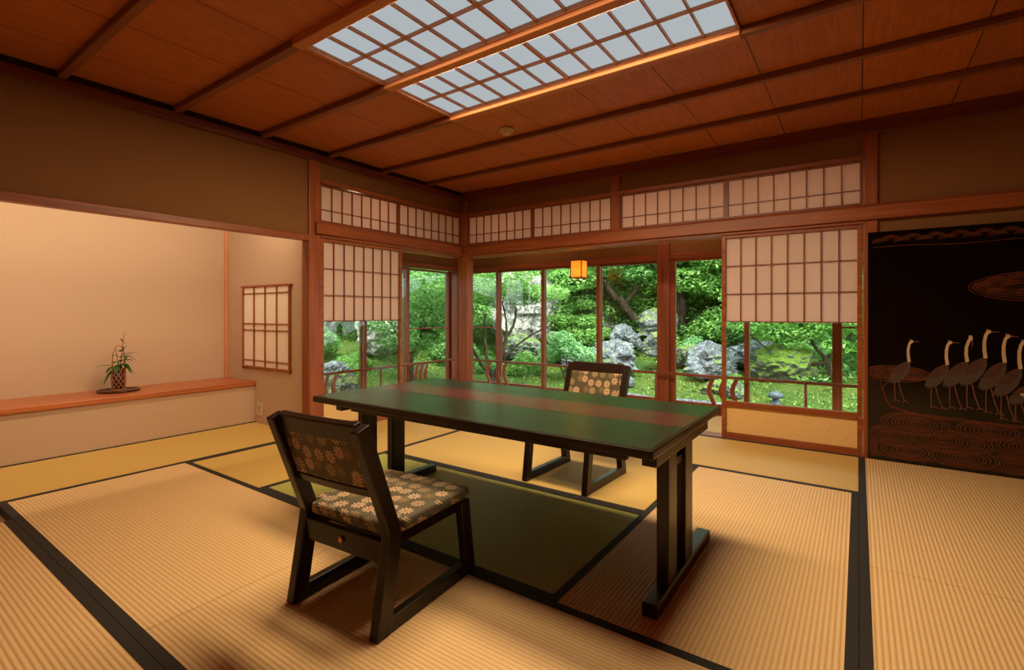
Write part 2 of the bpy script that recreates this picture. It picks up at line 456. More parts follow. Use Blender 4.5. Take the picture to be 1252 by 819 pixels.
# ------------------------------------------------------------------ lit ceiling panels
def sky_panel(y0, y1, label):
    x0, x1 = -2.34, -.469
    e = empty('ceiling_light_panel', ((x0+x1)/2, (y0+y1)/2, 2.41), label, 'ceiling light', 'lit paper panels in the ceiling')
    cx_, cy_ = (x0+x1)/2, (y0+y1)/2
    hw, hh = (x1-x0)/2, (y1-y0)/2
    p = MB(); p.box(-hw, hw, -hh, hh, .012, .02); p.build('paper', sky_paper_m, e)
    f = MB()
    f.box(-hw, hw, -hh, -hh+.011, -.014, .012); f.box(-hw, hw, hh-.011, hh, -.014, .012)
    f.box(-hw, -hw+.011, -hh+.011, hh-.011, -.014, .012); f.box(hw-.011, hw, -hh+.011, hh-.011, -.014, .012)
    f.build('frame', frame_m, e)
    l = MB()
    n = 12; st = (2*hw-.022)/n
    for i in range(1, n):
        x = -hw+.011+st*i; r = .008 if i == 6 else .0042
        l.box(x-r, x+r, -hh+.011, hh-.011, -.006, .012)
    l.box(-hw+.011, hw-.011, -.0042, .0042, -.0062, .0118)
    l.build('lattice', frame_m, e)
    return e
sky_panel(1.47, 2.00, 'lit white paper ceiling panel with wooden lattice, the one nearer the top edge')
sky_panel(2.06, 2.59, 'lit white paper ceiling panel with wooden lattice, next to the smoke detector')
sd = MB(); sd.lathe([(0,0),(.052,0),(.055,-.008),(.05,-.02),(.036,-.026),(.034,-.04),(.02,-.046),(0,-.046)], (0,0,0), 28)
o = sd.build('smoke_detector', white_m); o.location = (-2.17, 3.03, ZC); tag(o, 'small round smoke detector on the wooden ceiling', 'smoke detector')

# ------------------------------------------------------------------ tatami
def mat(x0,x1,y0,y1,axis,m,label,h=(1,1)):
    """mat with borders on its two long sides"""
    o = empty('tatami_mat', (x0, y0, 0), label, 'tatami mat', 'tatami mats on the floor')
    X, Y, g, b = x1-x0, y1-y0, .0012, .034
    q = MB(); q.box(g, X-g, g, Y-g, -.05, 0); q.build('woven_surface', m, o, .004)
    for i in (0,1):
        if not h[i]: continue
        q = MB()
        if axis == 1:
            xa = g if i == 0 else X-g-b
            q.box(xa-.0003, xa+b+.0003, g-.0003, Y-g+.0003, -.045, .0016)
        else:
            ya = g if i == 0 else Y-g-b
            q.box(g-.0003, X-g+.0003, ya-.0003, ya+b+.0003, -.045, .0016)
        q.build('cloth_border', heri_m, o)
    return o
X1, X2, X3 = -3.80, -2.86, -.916
Y1, Y2, Y3 = 1.538, 2.478, 3.448
mat(-4.679, X1, .56, 2.45, 1, tat_y2, 'narrow tatami mat running along the foot of the alcove shelf', (0,1))
mat(-4.679, X1, -1.34, .56, 1, tat_y2, 'tatami mat along the alcove, cut by the left picture edge', (0,1))
mat(X1, X2, Y1, Y3, 1, tat_y2, 'tatami mat between the alcove strip and the left table legs')
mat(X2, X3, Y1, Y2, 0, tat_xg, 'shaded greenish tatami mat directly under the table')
mat(X2, X3, Y2, Y3, 0, tat_x2, 'tatami mat under the far chair by the windows')
mat(X3, .0, Y1, Y3, 1, tat_y, 'tatami mat under the right table legs')
mat(-1.9, .0, Y3, 4.355, 0, tat_x2, 'tatami mat in front of the shoji beside the black crane panel')
mat(X1+.03, -1.9, Y3, 4.355, 0, tat_x2, 'tatami mat at the window corner beyond the far chair')
mat(X1, -1.9, .60, Y1, 0, tat_x, 'tatami mat behind the near chair, toward the alcove')
mat(-1.9, .0, .60, Y1, 0, tat_x, 'tatami mat under the near chair, at the bottom middle')
mat(0, .95, 2.49, 4.33, 1, tat_y, 'tatami mat at the foot of the black crane panel')
mat(0, .95, .60, 2.49, 1, tat_y, 'tatami mat at the lower right corner')
mat(-3.46, -1.5, -.34, .60, 0, tat_x, 'tatami mat at the lower left corner')
for (a,b,c,d_) in ((-1.5,.95,-1.3,.60),(.95,XR,-1.3,4.38),(XL-.9,XR,YN,-1.34)):
    q = MB(); q.box(a+.002,b,c,d_-.002,-.05,-.001); struct('floor_mats', q, tat_y)
q = MB(); q.box(X1,-1.5,-1.34,-.34,-.05,-.001); struct('floor_mats', q, tat_x)

# ------------------------------------------------------------------ glazed gallery outside the paper screens
YG, XG = 5.36, -4.66
q = MB(); q.box(XG-.1, XR, 4.51, YG+.08, -.12, 0); q.box(XG-.1, XL-.14, 2.53, 4.51, -.12, 0)
q.box(XL-.14,-3.69,4.37,4.51,-.12,0)
struct('floor_gallery', q, tat_x2)
q = MB(); q.box(XG-.1, XR, YB+.09, YG+.1, 2.2, 2.24); q.box(XG-.1, XL-.09, 2.53, YB+.09, 2.2, 2.24); struct('ceiling_gallery', q, ceiling_m)
q = MB(); q.box(XG-.08, XR, YG-.02, YG+.08, 1.66, 2.2); struct('wall_gallery_back', q, plaster_m)
q = MB(); q.box(XG-.08, XG+.02, 2.53, YG-.02, 1.66, 2.2); struct('wall_gallery_left', q, plaster_m)
q = MB(); q.box(XR-.6, XR-.52, 4.50, YG+.08, 0, 2.2); struct('wall_gallery_end', q, plaster_m)
beam('trim_window_head_back', XG-.05, XR, YG-.045, YG+.06, 1.60, 1.665, win_x, .003)
beam('trim_window_head_left', XG-.06, XG+.045, 2.53, YG-.045, 1.61, 1.675, win_y, .003)
beam('trim_window_sill_back', XG-.05, XR, YG-.05, YG+.07, -.03, .02, win_x, .003)
beam('trim_window_sill_left', XG-.07, XG+.05, 2.53, YG-.05, -.03, .02, win_y, .003)
beam('trim_gallery_corner_post', XG-.06, XG+.06, YG-.06, YG+.06, 0, 2.2, win_z)
beam('trim_gallery_column', -1.79, -1.66, YG-.07, YG+.06, 0, 2.2, win_z)
# roof eaves outside
q = MB(); q.box(XG-1.3, XR+1, YG+.08, YG+1.2, 2.12, 2.22); q.box(XG-1.3, XG-.08, 0, YG+.08, 2.12, 2.22)
struct('roof_eaves', q, plain('eave_wood', srgb(110,80,58), .8))
q = MB(); q.box(-6.0, 3.6, YN-.2, YG+.2, 2.5, 2.6); struct('roof', q, plain('roof_tile', srgb(90,90,92), .8))
q = MB(); q.box(XG-.06, XG+.04, YN, 2.50, -.1, 2.4); 

wn = [0]
def sash(axis, a0, a1, c, stiles=(.03,.03), bars=()):
    """sliding glass door between a0..a1 along axis, at coordinate c"""
    wn[0] += 1
    def bx(mb, p0,p1,z0,z1,t=.016):
        if axis == 0: mb.box(p0,p1,c-t,c+t,z0,z1)
        else: mb.box(c-t,c+t,p0,p1,z0,z1)
    f = MB()
    bx(f, a0, a0+stiles[0]*2, .02, 1.60); bx(f, a1-stiles[1]*2, a1, .02, 1.60)
    bx(f, a0+stiles[0]*2, a1-stiles[1]*2, .02, .10); bx(f, a0+stiles[0]*2, a1-stiles[1]*2, 1.575, 1.60)
    for z in bars: bx(f, a0+stiles[0]*2, a1-stiles[1]*2, z-.008, z+.008, .01)
    w_ = struct('window_%d' % wn[0], f, win_z, .002)
    p = MB(); bx(p, a0+stiles[0]*2-.005, a1-stiles[1]*2+.005, .095, 1.58, .0025)
    p.build('glass_pane', glass_m, w_)
xs = [-4.60, -3.965, -3.26, -2.496, -1.79]
for i in range(4):
    sash(0, xs[i]-.02, xs[i+1]+.02, YG + (.02 if i%2 else -.02), (.022,.022), (.835,) if i == 0 else ())
sash(0, -1.66, -.885, YG-.02, (.03,.022)); sash(0, -.93, -.122, YG+.02, (.022,.037)); sash(0, -.198, .70, YG-.02, (.037,.022), (.90,)); sash(0,.66,1.8,YG+.02)
ys = [2.53, 3.693, 4.347, 5.119]
sash(1, ys[0], ys[1]+.02, XG-.02, (.03,.03)); sash(1, ys[1]-.03, ys[2]+.02, XG+.02, (.022,.025)); sash(1, ys[2]-.03, ys[3]+.04, XG-.02, (.022,.03), (.83,))
beam('trim_window_jamb', XG-.03, XG+.03, 5.16, 5.31, 0.02, 1.61, win_z)

# safety rail inside the glass
def s_curve(n=14, h=.38, amp=.028):
    return [(amp*math.sin(2*PI*i/n*1.0+.4)*(1 if i else 1), .0+h*i/n) for i in range(n+1)]
def railing(axis, c, a0, a1, groups, posts, label):
    e = empty('gallery_railing', (c,a0,0) if axis else (a0,c,0), label, 'railing')
    def W(p,q,z): return (q, p-a0, z) if axis else (p-a0, q, z)
    r = MB(); r.tube([W(a0,0,.397), W(a1,0,.397)], .0145, 10); r.build('rail', win_x if not axis else win_y, e)
    for p in posts:
        m = MB(); m.tube([W(p,0,0), W(p,0,.39)], .0125, 8); m.build('post', win_z, e)
    for p in groups:
        m = MB(); th = .02
        cur = s_curve()
        L = [(x-th, z) for x, z in cur]; R = [(x+th, z) for x, z in cur]
        n = len(cur)
        vs = []
        for i in range(n):
            for (x, z) in (L[i], R[i]):
                for q in (-.011, .011): vs.append(W(p+x, q, z))
        fs = []
        for i in range(n-1):
            a, b = i*4, (i+1)*4
            fs += [(a,a+2,b+2,b),(a+1,b+1,b+3,a+3),(a,b,b+1,a+1),(a+2,a+3,b+3,b+2)]
        fs += [(0,1,3,2), ((n-1)*4, (n-1)*4+2, (n-1)*4+3, (n-1)*4+1)]
        m.add(vs, fs); m.build('curved_slat', win_z, e)
    return e
railing(0, 5.2, -4.46, 1.7, (-4.02, -3.84, -3.74, -1.20, -1.09, -.985), (-2.75, -1.77, -.395, .5), 'low wooden rail with curved slats along the garden side windows behind the table')
railing(1, -4.53, 2.56, 5.11, (3.12, 3.22, 4.40, 4.485, 4.57), (3.826, 5.10), 'low wooden rail with curved slats behind the left paper screen')

# hanging lantern
e = empty('hanging_lantern', (-2.53, 4.90, 1.41), 'small square glowing paper lantern hanging over the gallery', 'lantern')
q = MB()
for s_ in (-1,1):
    q.box(-.066,.066,s_*.0655-.0008,s_*.0655+.0008,.012,.19); q.box(s_*.0655-.0008,s_*.0655+.0008,-.0645,.0645,.012,.19)
q.build('paper_shade', lantern_m, e)
q = MB()
for sx in (-1,1):
    for sy in (-1,1): q.box(sx*.066-.0045,sx*.066+.0045,sy*.066-.0045,sy*.066+.0045,0,.2)
for z in (.004,.19):
    for s_ in (-1,1):
        q.box(-.074,.074,s_*.066-.005,s_*.066+.005,z,z+.01); q.box(s_*.066-.005,s_*.066+.005,-.074,.074,z+.0003,z+.0097)
q.build('frame', lat_m, e)
q = MB(); q.tube([(0,0,.19),(0,0,.79)], .004, 6); q.build('cord', iron_m, e)

# ------------------------------------------------------------------ paper screens
def grid(axis, c, a0, a1, z0, z1, cols, rows=(), bar=.0038, dep=.007):
    """lattice mesh: cols-1 verticals and horizontals at the z of rows"""
    m = MB()
    for i in range(1, cols):
        p = a0 + (a1-a0)*i/cols
        if axis == 0: m.box(p-bar, p+bar, c-dep, c+dep, z0, z1)
        else: m.box(c-dep, c+dep, p-bar, p+bar, z0, z1)
    for z in rows:
        if axis == 0: m.box(a0, a1, c-dep+.0007, c+dep-.0007, z-bar*.8, z+bar*.8)
        else: m.box(c-dep+.0007, c+dep-.0007, a0, a1, z-bar*.8, z+bar*.8)
    return m
def slab(axis, c, t, a0, a1, z0, z1, m=None):
    m = m or MB()
    if axis == 0: m.box(a0,a1,c-t,c+t,z0,z1)
    else: m.box(c-t,c+t,a0,a1,z0,z1)
    return m
def shoji(axis, c, a0, a1, label, inward):
    """snow viewing screen: paper lattice above, glass in the middle, board below"""
    loc = (a0, c, 0) if axis == 0 else (c, a0, 0)
    e = empty('shoji_screen', loc, label, 'shoji screen', 'snow viewing paper screens')
    L = a1-a0; st = .032
    f = MB()
    slab(axis, 0, .016, 0, st, .004, 1.672, f); slab(axis, 0, .016, L-st, L, .004, 1.672, f)
    slab(axis, 0, .015, st, L-st, .004, .046, f); slab(axis, 0, .015, st, L-st, 1.645, 1.672, f)
    slab(axis, 0, .015, st, L-st, .262, .305, f)
    f.build('frame', wood_x if axis == 0 else wood_y, e, .002)
    off = .004*inward
    slab(axis, -off*2, .002, st, L-st, .046, .262).build('lower_board', panel_m, e)
    slab(axis, -off*2, .0025, st, L-st, .305, .95).build('glass_pane', glass_m, e)
    pz0, pz1 = .955, 1.645
    pp = slab(axis, -off*2.2, .0012, st, L-st, pz0, pz1).build('paper', paper_m, e)
    h = (pz1-pz0)/3
    g = grid(axis, off*.6, st, L-st, pz0, pz1, 8, (pz0+.006, pz0+h, pz0+2*h))
    g.build('lattice', lat_m, pp)
    return e
shoji(0, 4.392, -.935, .022, 'half glazed paper screen with tan lower board beside the black crane panel', -1)
shoji(1, XL-.012, 2.532, 3.455, 'half glazed paper screen next to the alcove post, behind the table', 1)

def transom(axis, c, a0, a1, label, inward):
    loc = (a0, c, 1.81) if axis == 0 else (c, a0, 1.81)
    e = empty('transom_screen', loc, label, 'transom screen', 'paper transom screens above the rail')
    L = a1-a0; st = .018; z0, z1 = 0, .323
    f = MB()
    slab(axis,0,.012,0,st,z0,z1,f); slab(axis,0,.012,L-st,L,z0,z1,f)
    slab(axis,0,.0115,st,L-st,z0,z0+.016,f); slab(axis,0,.0115,st,L-st,z1-.012,z1,f)
    f.build('frame', lat_m, e)
    off = .004*inward
    slab(axis,-off*2,.0012,st,L-st,z0+.016,z1-.012).build('paper', paper_m, e)
    grid(axis, off*.6, st, L-st, z0+.016, z1-.012, 8, (z0+.11,), .0036).build('lattice', lat_m, e)
transom(0, 4.395, -3.69, -2.81, 'paper transom screen in the window wall, nearest the corner post', -1)
transom(0, 4.395, -2.81, -1.914, 'paper transom screen just left of the short post above the lantern', -1)
transom(0, 4.395, -1.832, -.905, 'paper transom screen just right of the short post above the lantern', -1)
transom(0, 4.395, -.905, .024, 'paper transom screen above the half glazed screen beside the thick post', -1)
transom(1, XL-.018, 2.53, 3.42, 'paper transom screen above the left half glazed screen, beside the alcove post', 1)
transom(1, XL-.018, 3.42, 4.365, 'paper transom screen of the left wall, touching the corner post', 1)

# hung lattice screen on the alcove side wall
e = empty('hanging_lattice_screen', (-4.48, 2.44, .90), 'paper covered lattice screen hung on the alcove side wall', 'lattice screen')
q = MB(); q.box(-.40,.40,.004,.008,-.375,.375); q.build('paper', paper_solid, e)
q = MB()
q.box(-.401,-.39,-.012,.012,-.405,.385); q.box(.39,.401,-.012,.012,-.405,.385)
q.box(-.425,.425,-.013,.013,.372,.388); q.box(-.41,.41,-.0125,.0125,-.388,-.370)
q.build('frame', wood_z, e, .002)
q = MB()
for i in (1,2,3): q.box(-.39+.195*i-.0035,-.39+.195*i+.0035,-.010,.004,-.372,.374)
for z in (.315,.03,-.03,-.315): q.box(-.39,.39,-.0085,.003,z-.0035,z+.0035)
q.build('lattice', wood_z, e)
# outlet
e = empty('wall_outlet', (-4.60, 2.455, .13), 'small beige wall outlet low on the alcove side wall', 'outlet')
q = MB(); q.box(-.05,.05,-.008,0,-.06,.06); q.build('cover_plate', white_m, e, .003)
q = MB(); q.box(-.013,.013,-.011,-.008,-.03,.03); q.build('socket', plain('outlet_insert', srgb(170,150,122), .4), e, .001)

# ------------------------------------------------------------------ black lacquer crane panel
e = empty('lacquer_panel', (.052, 4.335, 0), 'tall black lacquer panel painted with cranes and swirling waves', 'panel')
PW = 2.2
q = MB(); q.box(0, PW, 0, .024, .0, 1.60); q.build('panel_board', blackgloss_m, e, .002)
def crane(x, z, s=1.0, sy=1.0, pose=0):
    """flat painted crane, feet near (x,z); units: crop pixels -> metres"""
    m = MB()
    ux, uz = .00105*s, .00142*s*sy
    def P(px, pz, t): return (x + (px-150)*ux, t, z + (430-pz)*uz)
    def poly(pts, mi, d):
        m.mat(mi); m.prism(pts, lambda a,b,t: P(a,b,t), -d, .001)
    def line(pts, w0, w1, mi, d):
        n = len(pts); L = []; R = []
        for i,(a,b) in enumerate(pts):
            a0,b0 = pts[max(i-1,0)]; a1,b1 = pts[min(i+1,n-1)]
            dx,dy = a1-a0,b1-b0; l = math.hypot(dx,dy) or 1
            ww = w0+(w1-w0)*i/(n-1)
            L.append((a-dy/l*ww, b+dx/l*ww)); R.append((a+dy/l*ww, b-dx/l*ww))
        for i in range(n-1):
            poly([L[i],L[i+1],R[i+1],R[i]], mi, d)
    # legs
    line([(126,338),(124,385),(126,424)], 2.2, 1.6, 3, .0008); line([(146,338),(158,384),(176,426)], 2.2, 1.6, 3, .0008)
    line([(118,430),(128,423),(152,428)], 1.6, 1.2, 3, .0008); line([(164,431),(178,425),(198,431)], 1.6, 1.2, 3, .0008)
    # body
    poly([(203,232),(205,262),(190,295),(165,322),(140,338),(112,330),(108,300),(122,275),(150,250),(180,236)], 1, .0010)
    poly([(200,232),(190,262),(160,292),(128,306),(110,300),(124,272),(150,250),(180,236)], 2, .0013)
    for k in range(5):   # drooping tail plumes
        a = 100+k*11
        poly([(a+6,296),(a+16,300),(a+9,330+6*(k%2)),(a-2,348-4*abs(k-1)),(a-5,330)], 1, .0015+.0001*k)
    if pose == 0:
        line([(199,236),(194,205),(194,175),(200,150),(209,137)], 8, 6, 0, .0016)
        poly([(203,128),(216,130),(222,138),(214,145),(203,146)], 0, .0018)
        line([(220,137),(252,138)], 2.2, .8, 3, .0017)
        poly([(205,127),(214,128),(216,133),(205,132)], 3, .0021)
    elif pose == 1:
        line([(199,236),(194,205),(196,175),(206,150),(216,140)], 8, 6, 0, .0016)
        poly([(206,128),(219,130),(223,140),(216,148),(205,146)], 0, .0018)
        line([(220,143),(219,176)], 2.2, .8, 3, .0017)
    else:
        line([(199,246),(214,268),(200,292),(175,300),(150,290)], 9, 7, 0, .0024)
        poly([(150,283),(140,290),(148,297),(160,296)], 0, .0025)
    return m
for (px_, pz_, s_, sy_, po) in ((.20,.42,1,1,0),(.395,.395,1.06,1.0,0),(.49,.40,1.10,1.03,1),(.575,.408,1.14,1.06,0),(.665,.39,1.12,1.06,0),(.735,.355,1.12,1.06,0),(.80,.35,1.1,.8,2)):
    c = crane(px_-.052+.03, pz_, s_, sy_, po).build('painted_crane', [crane_w, crane_g, crane_b, crane_l], e)
    c.location.y = -.0003*px_*10
def arcs(m, cx_, cz, n, r0, dr, ell, a0=0, a1=360, rad=.0011, drop=0):
    for i in range(n):
        r = r0+dr*i; N = 26
        pts = []
        for k in range(N+1):
            a = math.radians(a0+(a1-a0)*k/N)
            pts.append((cx_+r*math.cos(a), -.0004, cz+r*ell*math.sin(a)-drop*i))
        pts = [p for p in pts if .005 < p[0] < PW-.02 and .012 < p[2] < 1.59]
        if len(pts) > 2: m.tube(pts, rad, 4, False)
wv = MB()
def shore(x):
    P_ = [(0,.60),(.07,.56),(.09,.47),(.126,.392),(.228,.360),(.338,.349),(.547,.339),(.778,.332),(1.2,.33),(2.3,.30)]
    for (xa,za),(xb,zb) in zip(P_, P_[1:]):
        if x <= xb: return za+(zb-za)*(x-xa)/(xb-xa)
    return .3
EL = [(.256,.275,.185,.42,9),(.62,.275,.15,.40,7),(1.0,.25,.2,.4,9),(1.45,.25,.2,.4,9),(1.9,.25,.2,.4,9),(.79,.195,.15,.5,8),(.40,.185,.16,.48,9),(.13,.18,.13,.55,8),(.56,.18,.10,.6,6),(1.2,.17,.18,.5,9),(1.65,.16,.18,.5,9),(2.05,.15,.18,.5,9),
      (.506,.085,.17,.42,9),(.22,.085,.17,.42,9),(.75,.075,.15,.42,8),(.03,.09,.12,.5,7),(.98,.09,.2,.42,9),(1.4,.08,.2,.42,9),(1.85,.08,.2,.42,9)]
def rings(m, els, test):
    for k, (cx_,cz,R,ell,n) in enumerate(els):
        for j in range(1, n+1):
            r = R*j/n*(1+.02*math.sin(k*3+j*2)); run = []
            for q_ in range(53):
                a = 2*PI*q_/52
                x, z = cx_+r*math.cos(a), cz+r*ell*math.sin(a)
                hid = any(((x-e2[0])/e2[2])**2+((z-e2[1])/(e2[2]*e2[3]))**2 < 1 for e2 in els[:k])
                if hid or not test(x, z):
                    if len(run) > 2: m.tube(run, .0012, 4, False)
                    run = []
                else: run.append((x, -.0004, z))
            if len(run) > 2: m.tube(run, .0012, 4, False)
rings(wv, EL, lambda x,z: .006 < x < PW-.02 and .02 < z < shore(x)-.008)
ISL = [(.06,.615,.07,.6,5),(.25,.610,.085,.45,6),(.15,.61,.09,.5,6)]
rings(wv, ISL, lambda x,z: .008 < x and (x/.34)**2*.0+((x-.15)/.19)**2+((z-.61)/.055)**2 < 1)
wv.tube([(.15+.19*math.cos(PI*i/20), -.0004, .61+.056*math.sin(PI*i/20)) for i in range(41) if .15+.19*math.cos(PI*i/20) > .006], .0010, 4, False)
for k in range(3):
    wv.tube([(x*.01, -.0004, shore(x*.01)-.004-.007*k) for x in range(7+k, 214, 3)], .0010, 4, False)
wv.tube([(.085,-.0004,.50),(.10,-.0004,.535),(.14,-.0004,.56),(.2,-.0004,.575),(.33,-.0004,.588)], .0010, 4, False)
# almond shaped eddy at the upper right
for k in range(5):
    wv.tube([(.53+.02*k+(1-math.cos(PI*i/24))*.42, -.0004, 1.195+(.10-.018*k)*math.sin(PI*i/24)) for i in range(25)], .0011, 4, False)
    wv.tube([(.53+.02*k+(1-math.cos(PI*i/24))*.42, -.0004, 1.195-(.10-.018*k)*math.sin(PI*i/24)) for i in range(25)], .0011, 4, False)
for (a,b) in ((.60,1.19),(.66,1.23),(.66,1.16),(.73,1.2),(.76,1.25),(.8,1.15)): arcs(wv, a, b, 4, .012, .011, .8, 20, 200)
for i in range(18): arcs(wv, .07+i*.06, 1.525+.02*(i%2), 4, .012, .011, .6, 10, 190)
wv.tube([(.03+i*.1, -.0004, 1.49+.006*math.sin(i)) for i in range(20)], .0012, 4, False)
wv.build('wave_pattern', gold_m, e)
# golden wash inside the water areas
sh = MB()
sh.prism([(.004,.02)]+[(PW-.01,.02)]+[(x*.01,shore(x*.01)) for x in range(214,0,-6)]+[(.004,.60)], lambda a,b,t: (a,t,b), -.0002, .001)
sh.prism([(.525,1.195),(.56,1.225),(.64,1.26),(.74,1.285),(.95,1.30),(1.2,1.28),(1.35,1.195),(1.2,1.12),(.95,1.10),(.74,1.11),(.62,1.14)], lambda a,b,t: (a,t,b), -.0002, .001)
sh.prism([(max(.004,.15+.19*math.cos(PI*i/16)),.61+.055*math.sin(PI*i/16)) for i in range(32)], lambda a,b,t: (a,t,b), -.0002, .001)
sh.build('water_ground', plain('water_wash', srgb(30,14,7), .3), e)

# ------------------------------------------------------------------ table
e = empty('dining_table', (-1.425, 1.965, 0), 'long dark lacquered dining table with green top and a red lengthwise band', 'table')
HX, HY, ZT = .90, .45, .60
q = MB(); q.box(-HX, HX, -HY, HY, ZT-.032, ZT-.001); q.build('tabletop', dark_m, e, .006, 3)
y0, y1 = -.075, .17
q = MB(); q.box(-HX+.012, HX-.012, -HY+.012, y0, ZT-.004, ZT); q.build('green_inlay', green_m, e)
q = MB(); q.box(-HX+.012, HX-.012, y1, HY-.012, ZT-.004, ZT); q.build('green_inlay', green_m, e)
q = MB(); q.box(-HX+.012, HX-.012, y0, y1, ZT-.004, ZT+.0002); q.build('red_band', red_m, e)
q = MB(); q.box(-HX+.14, HX-.14, -HY+.13, -HY+.16, ZT-.085, ZT-.032); q.box(-HX+.14, HX-.14, HY-.16, HY-.13, ZT-.085, ZT-.032); q.build('apron', dark_m, e, .003)
for sx in (-1, 1):
    xx = sx*.845
    q = MB(); q.box(xx-.028, xx+.028, -.33, .39, 0, .048)
    q.build('foot_runner', dark_m, e, .006)
    q = MB(); q.box(xx-.026, xx+.026, -.33, .36, ZT-.09, ZT-.032); q.build('top_brace', dark_m, e, .004)
    for (ya, yb) in ((-.19,-.09),(.02,.12)):
        q = MB(); q.box(xx-.023, xx+.023, ya, yb, .046, ZT-.088); q.build('leg', dark_m, e, .005)
    q = MB(); q.box(xx-.012, xx+.012, -.09, .02, ZT-.15, ZT-.12); q.build('lock_bar', iron_m, e, .002)

# ------------------------------------------------------------------ chairs
def make_chair():
    e = empty('dining_chair', (0,0,0), None, 'chair', 'low brocade chairs at the table')
    for sx in (-1,1):
        u0, u1 = (.188,.225) if sx > 0 else (-.225,-.188)
        q = MB()
        q.prism([(-.267,.0),(-.216,.29),(-.212,.32),(-.345,.672),(-.296,.690),(-.158,.325),(-.157,.28),(-.205,0)], lambda v,z,t: (t,v,z), u0, u1)
        q.build('rear_leg', dark_m, e, .004)
        q = MB(); q.prism([(.267,0),(.224,.30),(.172,.30),(.213,0)], lambda v,z,t: (t,v,z), u0+.001, u1-.001); q.build('front_leg', dark_m, e, .004)
        q = MB(); q.box(u0+.002, u1-.002, -.225, .255, .001, .05); q.build('side_runner', dark_m, e, .003)
    q = MB()
    q.box(-.19,.19,-.212,-.188,.215,.29)
    rail_ = q.build('rear_rail', dark_m, e, .003)
    q = MB(); q.lathe([(0,-.001),(.009,-.001),(.012,-.004),(.012,-.006),(.007,-.008),(0,-.008)], (0,0,0), 20)
    d_ = q.build('emblem', brass_m, rail_); d_.rotation_euler = (-PI/2, 0, 0); d_.location = (.0,-.2115,.255); d_['label'] = 'round brass emblem'
    q = MB(); q.box(-.189,.189,.185,.21,.245,.292); q.box(-.189,-.165,-.19,.19,.25,.291); q.box(.165,.189,-.19,.19,.25,.291)
    q.build('seat_frame', dark_m, e, .003)
    # cushion notched round the rear legs, softly domed
    q = MB()
    out = [(-.184,-.20),(.184,-.20),(.184,-.150),(.222,-.146),(.222,.235),(-.222,.235),(-.222,-.146),(-.184,-.150)]
    q.prism(out, lambda a,b,t: (a,b,t), .300, .346)
    q.build('seat', broc_xy, e, .017, 4)
    # backrest in the plane of the leaning stiles
    def bp(t, n):
        v = -.196 + (-.318+.196)*t; z = .318 + (.678-.318)*t
        L = math.hypot(.122,.36); nx, nz = .36/L, .122/L     # normal pointing forward
        return v + nx*n, z + nz*n
    def slabq(q, t0, t1, u0, u1, n0, n1, curve=0):
        N = 10; vs = []
        for i in range(N+1):
            u = u0+(u1-u0)*i/N
            c = -curve*(1-(u/.19)**2)
            for (t,n) in ((t0,n0),(t1,n0),(t1,n1),(t0,n1)):
                v,z = bp(t, n+c); vs.append((u,v,z))
        fs = [(0,1,2,3), (N*4,N*4+3,N*4+2,N*4+1)]
        for i in range(N):
            for k in range(4): fs.append((i*4+k, i*4+(k+1)%4, i*4+4+(k+1)%4, i*4+4+k))
        q.add(vs, fs)
    q = MB(); slabq(q, .86, 1.03, -.19, .19, -.006, .024, .006); slabq(q, .34, .42, -.19, .19, -.004, .022, .006)
    back = q.build('backrest', dark_m, e, .004)
    q = MB(); slabq(q, .42, .86, -.19, .19, .0, .02, .006)
    bp_ = q.build('back_panel', broc_xz, back, .002); bp_['label'] = 'flowered brocade panel'
    return e
chair = make_chair()
chair.location = (-1.467, 1.268, 0); chair.rotation_euler = (0,0,math.radians(4.2))
chair['label'] = 'dark wooden chair with flowered brocade seat in the foreground, its back to the camera'
ch2 = copy_tree(chair)
ch2.location = (-1.462, 2.785, 0); ch2.rotation_euler = (0,0,math.radians(180-2.2))
ch2['label'] = 'dark wooden chair with brocade back on the far side of the table, facing the camera'

# ------------------------------------------------------------------ flower basket on the alcove shelf
BX, BY, BZ = -5.0, 1.49, .385
q = MB()
N = 40
q.lathe([(0,.0),(.135,.0),(.143,.006),(.146,.014),(.14,.016),(.128,.008),(0,.008)], (0,0,0), N)
o = q.build('display_tray', plain('dark_red_lacquer', srgb(62,20,16), .25)); o.location = (BX,BY,BZ)
tag(o, 'thin dark lacquer board under the flower basket on the alcove shelf', 'tray')
e = empty('flower_basket', (BX,BY,BZ+.0085), 'woven dark bamboo basket with open diamond mesh and arched handle', 'basket')
q = MB(); q.lathe([(0,.002),(.037,.002),(.041,.06),(.037,.172),(.030,.172),(.030,.16),(0,.16)], (0,0,0), 24)
q.build('inner_tube', plain('dark_bamboo_tube', srgb(58,18,12), .4), e)
q = MB()
def rad(z): return .043 + .006*math.sin(PI*z/.18)
for k in range(10):
    for sg in (-1,1):
        q.tube([(rad(.18*i/14)*math.cos(2*PI*k/10+sg*2.2*i/14), rad(.18*i/14)*math.sin(2*PI*k/10+sg*2.2*i/14), .18*i/14) for i in range(15)], .0026, 5)
for z in (.003,.178):
    q.tube([(rad(z)*math.cos(2*PI*i/28), rad(z)*math.sin(2*PI*i/28), z) for i in range(29)], .0045, 6, False)
q.build('woven_mesh', plain('bamboo_strips', srgb(176,112,72), .45), e)
q = MB(); q.tube([(0,-.043*math.cos(PI*i/20), .17+(.20*math.sin(PI*i/20)**.6 if 0<i<20 else 0)) for i in range(21)], .004, 8)
q.build('handle', plain('handle_bamboo', srgb(170,104,58), .4), e)
